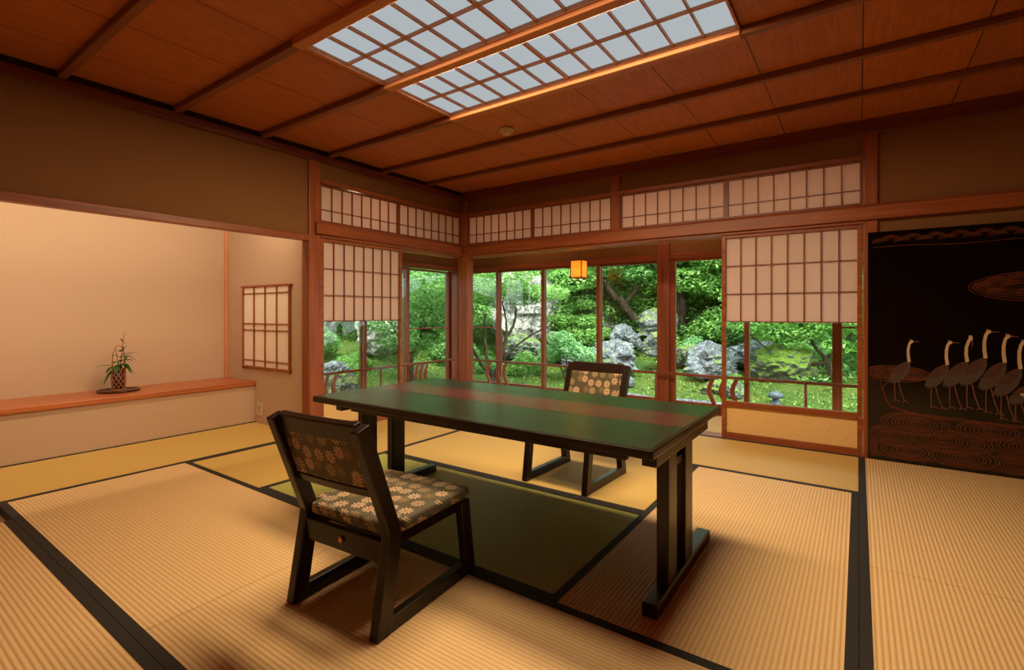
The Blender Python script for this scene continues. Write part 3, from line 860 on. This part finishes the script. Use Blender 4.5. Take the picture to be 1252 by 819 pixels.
# plant
e = empty('flower_arrangement', (BX,BY,BZ+.17), 'leafy green sprig standing in the bamboo basket', 'plant')
stems = [((0,.012,0),(.006,.018,.16),(.012,.036,.31)), ((0,0,0),(.01,-.01,.08),(0,-.02,.20)), ((0,.01,0),(.03,.03,.10),(.03,.075,.14)), ((0,.0,0),(.03,.01,.05),(.06,.02,.06))]
for st_ in stems:
    q = MB(); a,b,c = (Vector(p) for p in st_)
    q.tube([a*(1-t)**2+b*2*t*(1-t)+c*t*t for t in [i/8 for i in range(9)]], [.0035-.002*i/8 for i in range(9)], 6)
    q.build('stem', plain('stem_green', srgb(62,70,28), .5), e)
def leaf(base, dirv, L, Wd, droop):
    d1 = Vector(dirv).normalized(); side = d1.cross(Vector((0,0,1))).normalized(); n = 8
    vs = []; fs = []
    for i in range(n+1):
        t = i/n
        c = Vector(base) + d1*L*t - Vector((0,0,1))*droop*L*t*t
        wd = Wd*math.sin(PI*min(.999,t*.92+.05))**.8
        vs += [c-side*wd+Vector((0,0,wd*.25)), c, c+side*wd+Vector((0,0,wd*.25))]
    for i in range(n):
        a = i*3; fs += [(a,a+1,a+4,a+3),(a+1,a+2,a+5,a+4)]
    m = MB(); m.add(vs, fs, True); return m
LV = [((0,-.03,.03),(.1,-1,.18),.135,.012,.25),((0,-.03,.0),(.2,-.5,-.3),.10,.016,.9),((.01,0,.05),(.6,-.6,.5),.09,.02,.6),((.01,.02,.06),(.5,.5,.5),.10,.02,.7),
      ((.01,.02,.12),(.2,1,.15),.115,.014,.1),((.01,.03,.10),(.3,1,.2),.10,.018,.9),((0,.02,.08),(.2,.8,-.1),.085,.018,1.0),((.01,.01,.09),(.7,.2,.5),.09,.022,.8),
      ((0,.0,.10),(.2,-.7,.5),.075,.014,.5),((.02,.02,.04),(.8,.3,.0),.09,.022,1.0),((.02,-.01,.03),(.8,-.4,.1),.09,.022,1.0),((.01,.02,.17),(.2,.6,.6),.06,.012,.6),
      ((.01,.02,.20),(.3,.5,.7),.06,.011,.7),((.01,.025,.22),(.2,-.4,.9),.05,.009,.4),((.01,.03,.26),(.1,.5,1),.05,.006,.2),((0,.012,.14),(.4,-.3,.6),.06,.016,.7),((.02,.03,.02),(.5,.7,-.4),.07,.018,.8),((0,.025,.15),(.3,.3,.8),.06,.016,.6),
      ((.02,0,.03),(.6,-.2,.6),.08,.02,.8),((.03,.01,.03),(.7,.5,.5),.08,.02,.9),((.02,-.03,.02),(.4,-.9,.2),.08,.018,1.0),((.02,.01,.06),(.6,-.5,.7),.075,.018,.6),((.01,.015,.1),(.5,.6,.7),.07,.016,.6),((.02,.03,.01),(.4,.9,.1),.08,.018,1.1)]
for (b,d_,L,Wd,dr) in LV: leaf((b[0],b[1],b[2]+.015),d_,L*.95,Wd*1.0,dr*.8).build('leaf', leaf_plant, e)
q = MB(); q.lathe([(0,-.008),(.006,-.005),(.008,0),(.006,.005),(0,.008)], (.035,.035,.035), 10); q.build('red_berry', plain('berry', srgb(170,40,20), .3), e)

# ------------------------------------------------------------------ garden
def sstep(a,b,t):
    t = max(0,min(1,(t-a)/(b-a))); return t*t*(3-2*t)
def hgt(x, y):
    qb = y - 5.6; ql = -4.9 - x
    q = max(qb, ql)
    if qb > 0 and ql > 0: q = math.hypot(qb, ql)*.94
    left = sstep(-6.0, -8.5, x) * sstep(11, 6, y)        # mossy bank on the left
    h = -.45 + .30*sstep(2.6,6.0,q) + 1.0*sstep(5.5,8.8,q) + 2.2*sstep(8,15,q)
    h += left*(.20 + .55*sstep(1.0,5.0,ql))
    if q > .8:
        h += (.12*noise.noise((x*.55,y*.55,1.3)) + .05*noise.noise((x*1.7,y*1.7,4.0)))*sstep(.8,3,q)
    return h
NX, NY = 170, 170
gx0, gx1, gy0, gy1 = -24, 9, -8, 25
g = MB(); vs = []; fs = []
for j in range(NY+1):
    for i in range(NX+1):
        x = gx0+(gx1-gx0)*i/NX; y = gy0+(gy1-gy0)*j/NY
        vs.append((x,y,hgt(x,y)))
for j in range(NY):
    for i in range(NX):
        a = j*(NX+1)+i; fs.append((a,a+1,a+NX+2,a+NX+1))
g.add(vs, fs, True)
struct('ground_garden', g, ground_m)

# rocks
def rock(x, y, z, sx, sy, sz, seed, m, label):
    bm = bmesh.new(); bmesh.ops.create_icosphere(bm, subdivisions=5, radius=1)
    off = Vector((seed*3.1, seed*1.7, seed*.9))
    for v in bm.verts:
        p = v.co.copy()
        n1 = noise.noise(p*.9+off); n2 = noise.noise(p*2.2+off); n3 = noise.noise(p*6+off)
        cell = noise.cell(p*1.6+off)
        r = 1 + .36*n1 + .20*n2 + .07*n3 + .09*(cell-.5) - .16*abs(noise.noise(p*3.4+off*2)) + .045*noise.noise(p*13+off) - .05*abs(noise.noise(p*8+off*3))
        v.co = Vector((p.x*sx, p.y*sy, p.z*sz))*r
        if v.co.z < -.55*sz: v.co.z = -.55*sz
    me = bpy.data.meshes.new('rock'); bm.to_mesh(me); bm.free(); me.materials.append(m)
    o = bpy.data.objects.new('garden_rock', me); COL.objects.link(o); o.location = (x,y,z)
    o.rotation_euler = (0,0,seed*1.3)
    tag(o, label, 'rock', 'garden rocks')
    return o
rock(-7.3,10.9,.95, 1.05,.8,1.25, 1, rock_c, 'tall pale rock face behind the branching maple')
rock(-6.9,10.2,.15, .6,.5,.42, 2, rock_b, 'low mossy rock at the foot of the tall pale rock face')
rock(-6.2,12.3,.72, .9,.6,.55, 3, rock_b, 'wide grey rock behind the pale leafy shrub')
rock(-4.35,10.0,.05, .62,.5,.40, 4, rock_a, 'large grey boulder just above the far chair')
rock(-3.60,10.7,.28, .42,.4,.34, 5, rock_b, 'mossy rock beside the large grey boulder, touching the column in view')
rock(-4.15,12.4,.72, .62,.5,.45, 6, rock_b, 'mossy rock high on the slope behind the large boulder')
rock(-4.75,11.6,.40, .40,.4,.36, 7, rock_a, 'small grey rock between the boulder and the slope rock')
rock(-2.45,10.5,-.02, .56,.48,.44, 8, rock_a, 'rounded grey boulder framed by the window beside the column')
rock(-3.05,11.2,.05, .40,.35,.28, 9, rock_b, 'low mossy rock left of the rounded boulder, partly behind the column')
rock(-1.75,11.4,.10, .55,.4,.34, 10, rock_a, 'grey rock behind the half glazed screen at its left stile')
rock(-.75,12.6,.05, .85,.5,.34, 11, rock_a, 'long grey rock beneath the spreading branch')
rock(-1.22,10.7,-.02, .60,.5,.46, 12, rock_d, 'dome shaped mossy mound behind the garden lamp')
rock(-8.35,7.0,.50, .50,.55,.62, 13, rock_c, 'pale rock in the left screen glass, right half')
rock(-6.55,4.7,-.12, .34,.34,.28, 14, rock_b, 'mossy rock low in the left screen glass')
rock(-9.6,6.2,1.0, .55,.5,.6, 15, rock_c, 'pale rock high on the bank in the left screen glass')
rock(-7.3,5.2,.0, .30,.26,.2, 16, rock_a, 'small grey stone on the moss bank at the left')
rock(-5.35,10.3,-.05, .42,.36,.28, 17, rock_a, 'grey stone under the pale leafy shrub')
rock(-3.9,9.3,-.30, .34,.3,.2, 18, rock_a, 'flat grey stone in front of the large boulder')
rock(-2.0,9.5,-.35, .4,.3,.16, 19, rock_b, 'flat mossy stone in front of the rounded boulder')
rock(-1.75,9.2,-.32, .22,.2,.18, 20, rock_b, 'small mossy stone left of the garden lamp')
rock(-8.6,12.6,1.7, 1.1,.8,.8, 21, rock_a, 'grey rock on the upper slope behind the maple')

# foliage
def leafcloud(blobs, n, size, seed, flat=.6):
    rnd = random.Random(seed)
    tot = sum(b[3]*b[3] for b in blobs)
    V = []; F = []
    for (bx,by,bz,br,fz) in blobs:
        k = max(8, int(n*br*br/tot))
        for _ in range(k):
            while True:
                p = Vector((rnd.uniform(-1,1),rnd.uniform(-1,1),rnd.uniform(-1,1)))
                if .1 < p.length < 1: break
            rr = p.length**.35
            p = p.normalized()*rr
            lump = 1+.32*noise.noise(p*2.3+Vector((bx,by,bz)))
            c = Vector((bx+p.x*br*lump, by+p.y*br*lump, bz+p.z*br*fz*lump))
            nrm = Vector((rnd.gauss(0,1),rnd.gauss(0,1),rnd.gauss(0,1))).normalized()*(1-flat) + Vector((p.x*.5,p.y*.5,.9))*flat
            nrm.normalize()
            t = nrm.orthogonal().normalized()
            t.rotate(Matrix.Rotation(rnd.uniform(0,2*PI),3,nrm)); b = nrm.cross(t)
            s_ = size*rnd.uniform(.6,1.3)
            o = len(V)
            V += [c-t*s_, c-b*s_*.52-nrm*s_*.18, c+t*s_, c+b*s_*.52-nrm*s_*.18]
            F += [(o,o+1,o+2),(o,o+2,o+3)]
    me = bpy.data.meshes.new('foliage')
    me.from_pydata([tuple(v) for v in V], [], F); me.update()
    return me
def addmesh(name, me, m, parent):
    if not me.materials: me.materials.append(m)
    o = bpy.data.objects.new(name, me); COL.objects.link(o); o.parent = parent; return o
def bez(a,b,c,n=9):
    a,b,c = Vector(a),Vector(b),Vector(c)
    return [a*(1-t)**2+b*2*t*(1-t)+c*t*t for t in [i/(n-1) for i in range(n)]]

def tree(name, x, y, limbs, blobs, n, size, m, label, seed, cat='tree', z=None, group='garden trees'):
    e = empty(name, (x,y,hgt(x,y)-.05 if z is None else z), label, cat, group)
    for (a,b,c,r0,r1) in limbs:
        q = MB(); pts = bez(a,b,c,10)
        rr = random.Random(seed)
        pts = [p+Vector((rr.uniform(-1,1),rr.uniform(-1,1),0))*r0*.25*(0<i<9) for i,p in enumerate(pts)]
        q.tube(pts, [r0+(r1-r0)*i/9 for i in range(10)], 9)
        q.build('trunk' if (a,b,c,r0,r1) == limbs[0] else 'branch', bark_m, e)
    addmesh('foliage', leafcloud(blobs, n, size, seed), m, e)
    return e
# branching maple in the corner window
tree('maple_tree', -5.85, 7.7, [((0,0,0),(.0,.02,.2),(.06,.0,.36),.085,.07), ((-.0,0,.3),(-.35,-.15,.55),(-.42,-.30,1.25),.045,.022), ((-.05,.0,.32),(-.2,-.1,.9),(-.12,-.05,1.5),.04,.02),
     ((.06,0,.34),(.20,.1,.75),(.22,.20,1.15),.05,.035), ((.22,.2,1.1),(.35,.25,1.2),(.36,.30,1.6),.034,.02), ((.2,.17,1.05),(.22,.2,1.35),(.12,.15,1.75),.022,.012), ((.12,.05,.55),(.45,.35,1.05),(.95,.55,1.25),.026,.014), ((.95,.55,1.25),(1.0,.6,1.3),(1.0,.65,1.42),.013,.006)],
     [(-.6,-.4,1.5,.40,.30),(-.3,-.3,1.85,.5,.3),(.3,.3,1.95,.55,.32),(.0,.0,2.2,.8,.4),(.8,.6,1.9,.5,.32),(-.9,-.6,1.9,.5,.4),(-.75,-.5,1.2,.25,.3),(.45,.35,1.75,.3,.3)], 9000, .036, leaf_bright, 'maple with several mossy stems branching low, beside the corner post', 5)
# maple in the left gallery window
tree('maple_tree', -6.7, 6.35, [((0,0,0),(.05,0,.3),(.02,0,.75),.05,.035), ((.02,0,.7),(-.2,-.15,1.0),(-.35,-.3,1.5),.03,.015), ((.02,0,.7),(.2,.1,1.0),(.3,.25,1.6),.03,.015)],
     [(0,0,.95,.55,.32),(-.35,-.3,1.25,.5,.3),(.3,.25,1.35,.55,.3),(0,0,1.7,.7,.35),(-.4,-.4,2.0,.6,.35),(.4,.3,2.0,.6,.4)], 8000, .034, leaf_mid, 'layered maple seen through the left gallery window by the corner', 7)
# thick upright trunk
tree('old_tree', -3.78, 13.2, [((0,0,0),(-.05,0,1.1),(-.12,.02,1.55),.14,.12), ((-.12,.02,1.5),(-.30,.05,2.0),(-.05,.05,2.9),.12,.11), ((-.2,.03,2.2),(-.9,.1,2.6),(-1.4,.2,3.2),.07,.03), ((-.1,.03,2.6),(.6,.1,3.0),(1.2,.2,3.2),.07,.03)],
     [(-1.1,.2,3.2,.9,.5),(.2,.1,3.5,1.1,.5),(1.3,.3,3.1,.9,.5),(1.1,-.2,2.3,.6,.45),(2.0,.2,2.6,.8,.5)], 7000, .055, leaf_mid, 'old tree with a thick upright trunk in the window right of the column', 9)
# leaning trunk
tree('leaning_tree', -4.45, 12.75, [((0,0,0),(-.3,-.2,.55),(-.75,-.5,1.10),.125,.10), ((-.75,-.5,1.05),(-1.1,-.7,1.5),(-1.2,-.8,2.2),.10,.06), ((-.6,-.4,.95),(-.2,-.3,1.4),(.2,-.2,2.2),.06,.03)],
     [(-1.2,-.8,2.0,.8,.5),(-.5,-.5,2.3,.8,.5),(.3,-.2,2.2,.7,.5),(-1.9,-.9,1.7,.6,.5),(-.2,-.6,1.7,.45,.4)], 7500, .05, leaf_mid, 'tree with a thick trunk leaning left above the grey boulders', 11)
# spreading maple behind the right screen
tree('maple_tree', -.35, 10.6, [((0,0,0),(-.05,0,.25),(-.15,0,.5),.06,.05), ((-.1,0,.42),(-.5,-.1,.30),(-1.0,-.2,.62),.04,.02), ((-.14,0,.48),(-.4,.1,.75),(-.6,.2,1.3),.035,.015), ((-.14,0,.48),(.2,.1,.8),(.4,.2,1.2),.035,.015), ((-.7,-.13,.42),(-.95,-.2,.5),(-1.4,-.3,.95),.02,.01)],
     [(-.9,-.2,.95,.42,.4),(-.45,0,1.0,.45,.4),(-1.35,-.3,1.15,.45,.4),(0,.1,1.15,.5,.4),(.5,.2,1.1,.5,.4),(-.8,0,1.45,.7,.45),(.2,.2,1.6,.8,.5),(-1.5,.1,1.6,.5,.4),(.05,-.2,.72,.3,.4)], 9000, .036, leaf_bright, 'low spreading maple with crooked branches behind the right half glazed screen', 13)
# pale leafy shrub
tree('leafy_shrub', -5.1, 9.3, [((0,0,0),(-.1,0,.3),(-.3,0,.6),.018,.01), ((0,0,0),(.1,.05,.3),(.25,.05,.6),.018,.01), ((0,0,0),(.02,0,.3),(0,0,.7),.018,.01), ((.03,0,.05),(.4,.05,.25),(.6,.1,.45),.012,.007)],
     [(-.35,0,.62,.32,.55),(.0,0,.75,.36,.55),(.35,.05,.62,.3,.55),(-.1,-.1,.95,.28,.55),(-.55,0,.45,.2,.6),(.6,.1,.45,.2,.6)], 3200, .04, leaf_pale, 'pale leafy shrub with thin bare stems below the lantern', 15, 'shrub', None, 'garden shrubs')
# shrubs
sh_mesh = {}
def shrub(x, y, s, kind, label, zz=None, sq=.75):
    m = {'b':leaf_bright,'m':leaf_mid,'d':leaf_dark,'p':leaf_pale}[kind]
    key = kind
    if key not in sh_mesh:
        sh_mesh[key] = leafcloud([(0,0,.5,.62,sq),(.4,.1,.42,.42,.8),(-.42,0,.4,.42,.8),(.1,-.4,.38,.42,.8),(-.1,.35,.5,.45,.8),(.0,.0,.85,.4,.7)], 4200, .052, ord(kind))
        me = sh_mesh[key]; me.materials.append(m)
    e = empty('garden_shrub', (x,y,(hgt(x,y)-.08) if zz is None else zz), label, 'shrub', 'garden shrubs', rz=x*7)
    e.scale = (s,s,s)
    o = bpy.data.objects.new('foliage', sh_mesh[key]); COL.objects.link(o); o.parent = e
    q = MB()
    for k in range(5): q.tube(bez((0,0,0),(.1*math.cos(k*1.3),.1*math.sin(k*1.3),.2),(.3*math.cos(k*1.3),.3*math.sin(k*1.3),.5),5), .015, 5)
    q.build('stems', bark_m, e)
SH = [(-7.9,8.9,.85,'m','round shrub right of the pale rock in the left gallery window'),(-6.2,9.4,.55,'b','small bright shrub in front of the tall pale rock face'),(-5.9,10.9,.7,'m','shrub between the tall pale rock and the pale leafy shrub'),
      (-7.6,5.6,.42,'b','low bright bush in the middle of the left screen glass'),(-8.6,5.5,.75,'m','bush at the top of the left screen glass'),(-9.0,7.9,.9,'d','dark bush above the pale rock in the left screen glass'),(-7.1,4.9,.30,'b','small moss bush near the railing slats, left screen glass'),
      (-2.0,12.6,1.0,'d','dark bush behind the rounded boulder'),(-2.9,12.9,.8,'b','bright bush at the foot of the thick upright trunk'),(-1.0,13.4,1.0,'d','dark bush far behind the spreading maple'),(.3,12.2,1.0,'m','bush at the right edge of the right screen glass'),
      (-4.9,13.0,.8,'d','dark bush under the leaning trunk'),(-3.2,9.9,.28,'p','tiny pale bush between the two grey boulders'),(-4.9,10.9,.5,'p','pale bush on the slope above the large boulder'),(-3.6,11.7,.5,'b','bright bush on the slope behind the column'),(-5.6,13.4,.9,'m','bush on the slope left of the leaning trunk'),(-1.9,10.0,.3,'b','small bright bush beside the rounded boulder, right')]
SH += [(-5.3,14.2,1.3,'m','tall bush deep behind the leaning trunk, left'),(-4.2,14.5,1.3,'b','tall bright bush between the leaning trunk and the thick trunk'),(-3.2,14.7,1.3,'m','tall bush directly behind the thick upright trunk'),(-2.1,14.8,1.3,'b','tall bright bush right of the thick upright trunk'),(-6.4,14.0,1.2,'b','tall bright bush behind the pale leafy shrub'),(-7.4,12.8,1.0,'m','bush on the slope left of the lantern')]
SH += [(-4.0,10.55,.26,'m','small bush sprouting on top between the two boulders above the far chair'),(-5.0,12.0,.45,'b','bush on the slope left of the small grey rock'),(-3.2,12.1,.5,'p','pale bush on the slope in view between column and leaning trunk'),(-2.6,11.6,.42,'b','bright bush just behind the rounded boulder'),(-4.6,12.2,.4,'p','pale bush above the small grey rock under the leaning trunk'),
       (-6.7,11.4,.5,'p','pale bush at the right edge of the tall rock face'),(-7.9,10.0,.45,'b','bush at the left edge of the tall rock face'),(-7.0,9.0,.42,'m','bush between maple stems and the rock face'),(-9.3,5.0,.6,'p','pale bush on the bank at the left edge of the left screen glass'),(-8.0,6.2,.3,'b','small bright bush below the pale rock, left screen glass'),(-1.0,11.6,.5,'b','bright bush behind the moss dome'),(-.2,11.6,.5,'m','bush behind the gallery post in the right screen glass')]
for a in SH: shrub(*a)
# backdrop trees
bg_mesh = {}
def bgtree(x, y, h, kind, label, seed):
    m = {'b':leaf_bright,'m':leaf_mid,'d':leaf_dark}[kind]
    if kind not in bg_mesh:
        rn = random.Random(ord(kind)); bl = []
        for i in range(16):
            a = rn.uniform(0,2*PI); r = rn.uniform(.2,1.1)
            bl.append((r*math.cos(a), r*math.sin(a), rn.uniform(.5,3.6), rn.uniform(.55,.9), .7))
        bg_mesh[kind] = leafcloud(bl, 12000, .075, ord(kind)+50); bg_mesh[kind].materials.append(m)
    e = empty('garden_tree', (x,y,hgt(x,y)-.1), label, 'tree', 'trees on the slope', rz=seed*2.1)
    e.scale = (h,h,h)
    q = MB(); q.tube(bez((0,0,0),(.1,0,1.2),(-.1,.1,3.0),8), [.12-.09*i/7 for i in range(8)], 8); q.build('trunk', bark_m, e)
    o = bpy.data.objects.new('foliage', bg_mesh[kind]); COL.objects.link(o); o.parent = e
BT = [(-12.5,5.0,'m'),(-12.6,8.0,'d'),(-11.6,10.2,'m'),(-10.2,11.6,'b'),(-9.0,13.3,'d'),(-7.8,13.9,'m'),(-6.6,14.8,'b'),(-5.3,15.2,'d'),(-4.3,16.2,'m'),(-2.9,15.6,'b'),(-1.7,16.2,'d'),(-.4,16.2,'m'),(1.1,15.6,'d'),(2.6,15.2,'m'),
      (-14.5,10,'d'),(-12.5,13,'d'),(-10,15.5,'d'),(-7.5,17.2,'d'),(-5,18.4,'d'),(-2.2,18.6,'d'),(.6,18.6,'d'),(-14.6,6.4,'d')]
WH = ['above the moss bank, far left window','behind the pale rock, far left window','behind the left gallery window','behind the corner post','behind the maple stems','right of the maple stems','above the pale leafy shrub','behind the leaning trunk','just right of the leaning trunk','behind the thick upright trunk','right of the thick upright trunk','behind the spreading maple','at the right edge of the right screen','beyond the black panel side',
      'deep behind the left bank','deep behind the corner','deep behind the maple','deep above the lantern','deep behind the leaning trunk','deep behind the thick trunk','deep behind the right screen','deep at the far left']
for i, ((x,y,k), wtxt) in enumerate(zip(BT, WH)):
    bgtree(x, y, 1.0+.12*(i%3), k, {'b':'bright green tree ','m':'mid green tree ','d':'dark green tree '}[k]+wtxt, i)

# moss tufts and ferns over the ground
def tufts(n, seed, name, m, area, size, label):
    rn = random.Random(seed); V = []; F = []
    for _ in range(n):
        x = rn.uniform(area[0],area[1]); y = rn.uniform(area[2],area[3])
        if y < 6.6 and x > -5.9: continue
        if y < 8.9 and x > -4.0: continue
        if noise.noise((x*.8,y*.8,9)) < -.15: continue
        z = hgt(x,y)
        for k in range(5):
            a = rn.uniform(0,2*PI); l = size*rn.uniform(.6,1.4)
            d_ = Vector((math.cos(a),math.sin(a),rn.uniform(.4,1.4))).normalized(); s_ = Vector((-math.sin(a),math.cos(a),0))*l*.22
            c = Vector((x,y,z-.005)); o = len(V)
            V += [c-s_, c+s_, c+d_*l]; F.append((o,o+1,o+2))
    me = bpy.data.meshes.new(name); me.from_pydata([tuple(v) for v in V],[],F); me.update(); me.materials.append(m)
    o = bpy.data.objects.new(name, me); COL.objects.link(o); tag(o, label, 'moss', kind='stuff')
tufts(15000, 4, 'moss_tufts', leafmat('moss_tuft', [(60,98,30),(94,134,46),(132,164,70),(172,194,104)], .3), (-12.5,1.5,2.5,14), .055, 'yellow green moss and grass covering the garden ground')

# leafy undergrowth on the slope
def undergrowth(n, seed, m, size, label):
    rn = random.Random(seed); V = []; F = []
    while n > 0:
        x = rn.uniform(-14,2.5); y = rn.uniform(3,19)
        qb = y-5.6; ql = -4.9-x
        q = math.hypot(qb,ql)*.94 if qb > 0 and ql > 0 else max(qb,ql)
        dens = noise.noise((x*.5,y*.5,seed))
        if q < 4.6 or dens < .28-.10*min(q-4.6,5): continue
        n -= 1
        z = hgt(x,y); hh = min(.8,.14+.10*(q-4.6))*rn.uniform(.5,1.2)
        for k in range(9):
            c = Vector((x+rn.gauss(0,.11),y+rn.gauss(0,.11),z+rn.uniform(.1,1)*hh))
            nrm = Vector((rn.gauss(0,.6),rn.gauss(0,.6),1)).normalized()
            t = nrm.orthogonal().normalized(); t.rotate(Matrix.Rotation(rn.uniform(0,2*PI),3,nrm)); b = nrm.cross(t)
            s_ = size*rn.uniform(.6,1.4); o = len(V)
            V += [c-t*s_, c-b*s_*.45-nrm*s_*.15, c+t*s_, c+b*s_*.45-nrm*s_*.15]; F += [(o,o+1,o+2),(o,o+2,o+3)]
    me = bpy.data.meshes.new('undergrowth'); me.from_pydata([tuple(v) for v in V],[],F); me.update(); me.materials.append(m)
    o = bpy.data.objects.new('undergrowth', me); COL.objects.link(o); tag(o, label, 'undergrowth', kind='stuff')
undergrowth(9000, 21, leafmat('undergrowth_leaf', [(52,104,44),(88,146,66),(126,182,92),(176,214,140)], .35), .05, 'mixed green undergrowth covering the upper garden slope')
# taller trees whose crowns fill the top of the windows
cn = []
def canopy(x, y, s, kind, label, rz):
    m = {'b':leaf_bright,'m':leaf_mid,'d':leaf_dark}[kind]
    if not cn:
        rn = random.Random(77); bl = []
        for i in range(15):
            a = rn.uniform(0,2*PI); r = rn.uniform(.2,1.25)
            bl.append((r*math.cos(a), r*math.sin(a), rn.uniform(1.0,2.5), rn.uniform(.4,.7), .5))
        cn.append(leafcloud(bl, 15000, .05, 78))
    me = cn[0].copy() if cn[0].materials else cn[0]
    me.materials.clear(); me.materials.append(m)
    e = empty('garden_tree', (x,y,hgt(x,y)-.1), label, 'tree', 'canopy trees', rz=rz); e.scale = (s,s,s)
    q = MB(); q.tube(bez((0,0,0),(.15,0,.8),(-.05,.1,2.0),8), [.07-.05*i/7 for i in range(8)], 8); q.build('trunk', bark_m, e)
    for k in range(3):
        a = k*2.1+.4; q = MB(); q.tube(bez((.05,.02,.9),(.3*math.cos(a),.3*math.sin(a),1.2),(.8*math.cos(a),.8*math.sin(a),1.8),7), [.03-.02*i/6 for i in range(7)], 6); q.build('branch', bark_m, e)
    o = bpy.data.objects.new('foliage', me); COL.objects.link(o); o.parent = e
for a in ((-6.9,12.0,.95,'b','bright tree above the tall pale rock, crown behind the lantern side panes',.3),(-5.9,12.9,.9,'m','tree left of the leaning trunk with a crown above the pale shrub',1.4),
          (-4.9,13.9,1.0,'b','bright tree right behind the leaning trunk',2.2),(-2.6,13.6,1.0,'b','bright tree right of the thick upright trunk',3.7),(-1.5,14.2,1.0,'m','tree above the crooked branches of the spreading maple',4.4),
          (-.2,13.2,1.0,'b','bright tree behind the dark gallery column at the right screen',5.0),(-8.6,9.7,.9,'m','tree right of the left gallery window maple',5.6),(-8.1,11.6,1.0,'m','tree behind the stems of the branching maple',.9),(-10.2,8.6,1.0,'b','bright tree at the back of the left gallery window',1.9),
          (-5.95,11.5,.62,'b','small bright tree just above the pale leafy shrub, under the lantern',2.9),(-5.0,13.2,.7,'b','small bright tree in the fork left of the leaning trunk',.7),(-3.2,14.0,.65,'b','small bright tree just right of the thick upright trunk base',3.3),(-7.9,12.6,.8,'b','bright tree at the top of the tall pale rock face',4.1)):
    canopy(*a)

# garden lamp
e = empty('garden_lamp', (-1.10, 8.98, hgt(-1.10,8.98)-.02), 'small grey mushroom shaped garden lamp standing on the moss', 'garden lamp')
q = MB(); q.lathe([(0,0),(.085,0),(.075,.03),(.052,.07),(.046,.15),(0,.15)], (0,0,0), 24); q.build('base', lampgrey_m, e)
q = MB(); q.lathe([(.046,.13),(.105,.12),(.11,.15),(.10,.185),(.06,.215),(0,.222)], (0,0,0), 24); q.build('hood', lampgrey_m, e)

# ------------------------------------------------------------------ light
wd = bpy.data.worlds.new('World'); SC.world = wd; wd.use_nodes = True
nt = wd.node_tree; nt.nodes.clear()
bgN = nt.nodes.new('ShaderNodeBackground'); wo = nt.nodes.new('ShaderNodeOutputWorld')
bgN.inputs[0].default_value = (.92,.97,1.0,1); bgN.inputs[1].default_value = 4.4
nt.links.new(bgN.outputs[0], wo.inputs[0])
def light(typ, name, loc, energy, col, **k):
    l = bpy.data.lights.new(name, typ); l.energy = energy; l.color = col
    rot = k.pop('rot', (0,0,0))
    for a, v in k.items(): setattr(l, a, v)
    o = bpy.data.objects.new(name, l); COL.objects.link(o); o.location = loc; o.rotation_euler = rot; return o
WARM = (1.0,.74,.45)
light('SUN', 'hazy_sun', (0,0,20), 6.0, (1,.97,.9), angle=math.radians(25), rot=(math.radians(27),math.radians(18),0))
for y, pw in ((1.735, 28), (2.325, 70)):
    light('AREA', 'ceiling_panel_lamp', (-1.405, y, 2.401), pw, WARM, shape='RECTANGLE', size=1.78, size_y=.36)
light('AREA', 'alcove_tube', (-3.95, .3, 2.1), 50, (1.0,.80,.56), shape='RECTANGLE', size=.08, size_y=4.0, rot=(0,math.radians(62),0))
for gx, gy in ((-4.2,3.2),(-3.3,4.9),(-.5,4.95),(-1.6,4.95)):  # unseen fill lights without fixtures, added to brighten the gallery walls
    light('POINT', 'gallery_fill_light', (gx, gy, 2.1), 4, (1,.72,.42), shadow_soft_size=.06)
light('POINT', 'lantern_bulb', (-2.53, 4.90, 1.50), .55, (1,.8,.6), shadow_soft_size=.02)

# ------------------------------------------------------------------ camera
F_PX, YAW, HOR = 606.2, .6105, 382.6
cam = bpy.data.cameras.new('camera'); co = bpy.data.objects.new('camera', cam); COL.objects.link(co)
co.location = (0,0,1.03); co.rotation_euler = (PI/2, 0, YAW)
cam.sensor_fit = 'HORIZONTAL'; cam.sensor_width = 36; cam.lens = 36*F_PX/1252
cam.shift_y = -(409.5-HOR)/1252
cam.clip_start = .02
SC.camera = co
vs_ = SC.view_settings
vs_.view_transform = 'Standard'; vs_.look = 'None'; vs_.gamma = 1; vs_.exposure = 0; vs_.use_curve_mapping = False
SC.cycles.use_denoising = True
SC.cycles.max_bounces = 10; SC.cycles.diffuse_bounces = 6; SC.cycles.transparent_max_bounces = 16
SC.cycles.caustics_reflective = False; SC.cycles.caustics_refractive = False
SC.cycles.sample_clamp_indirect = 4
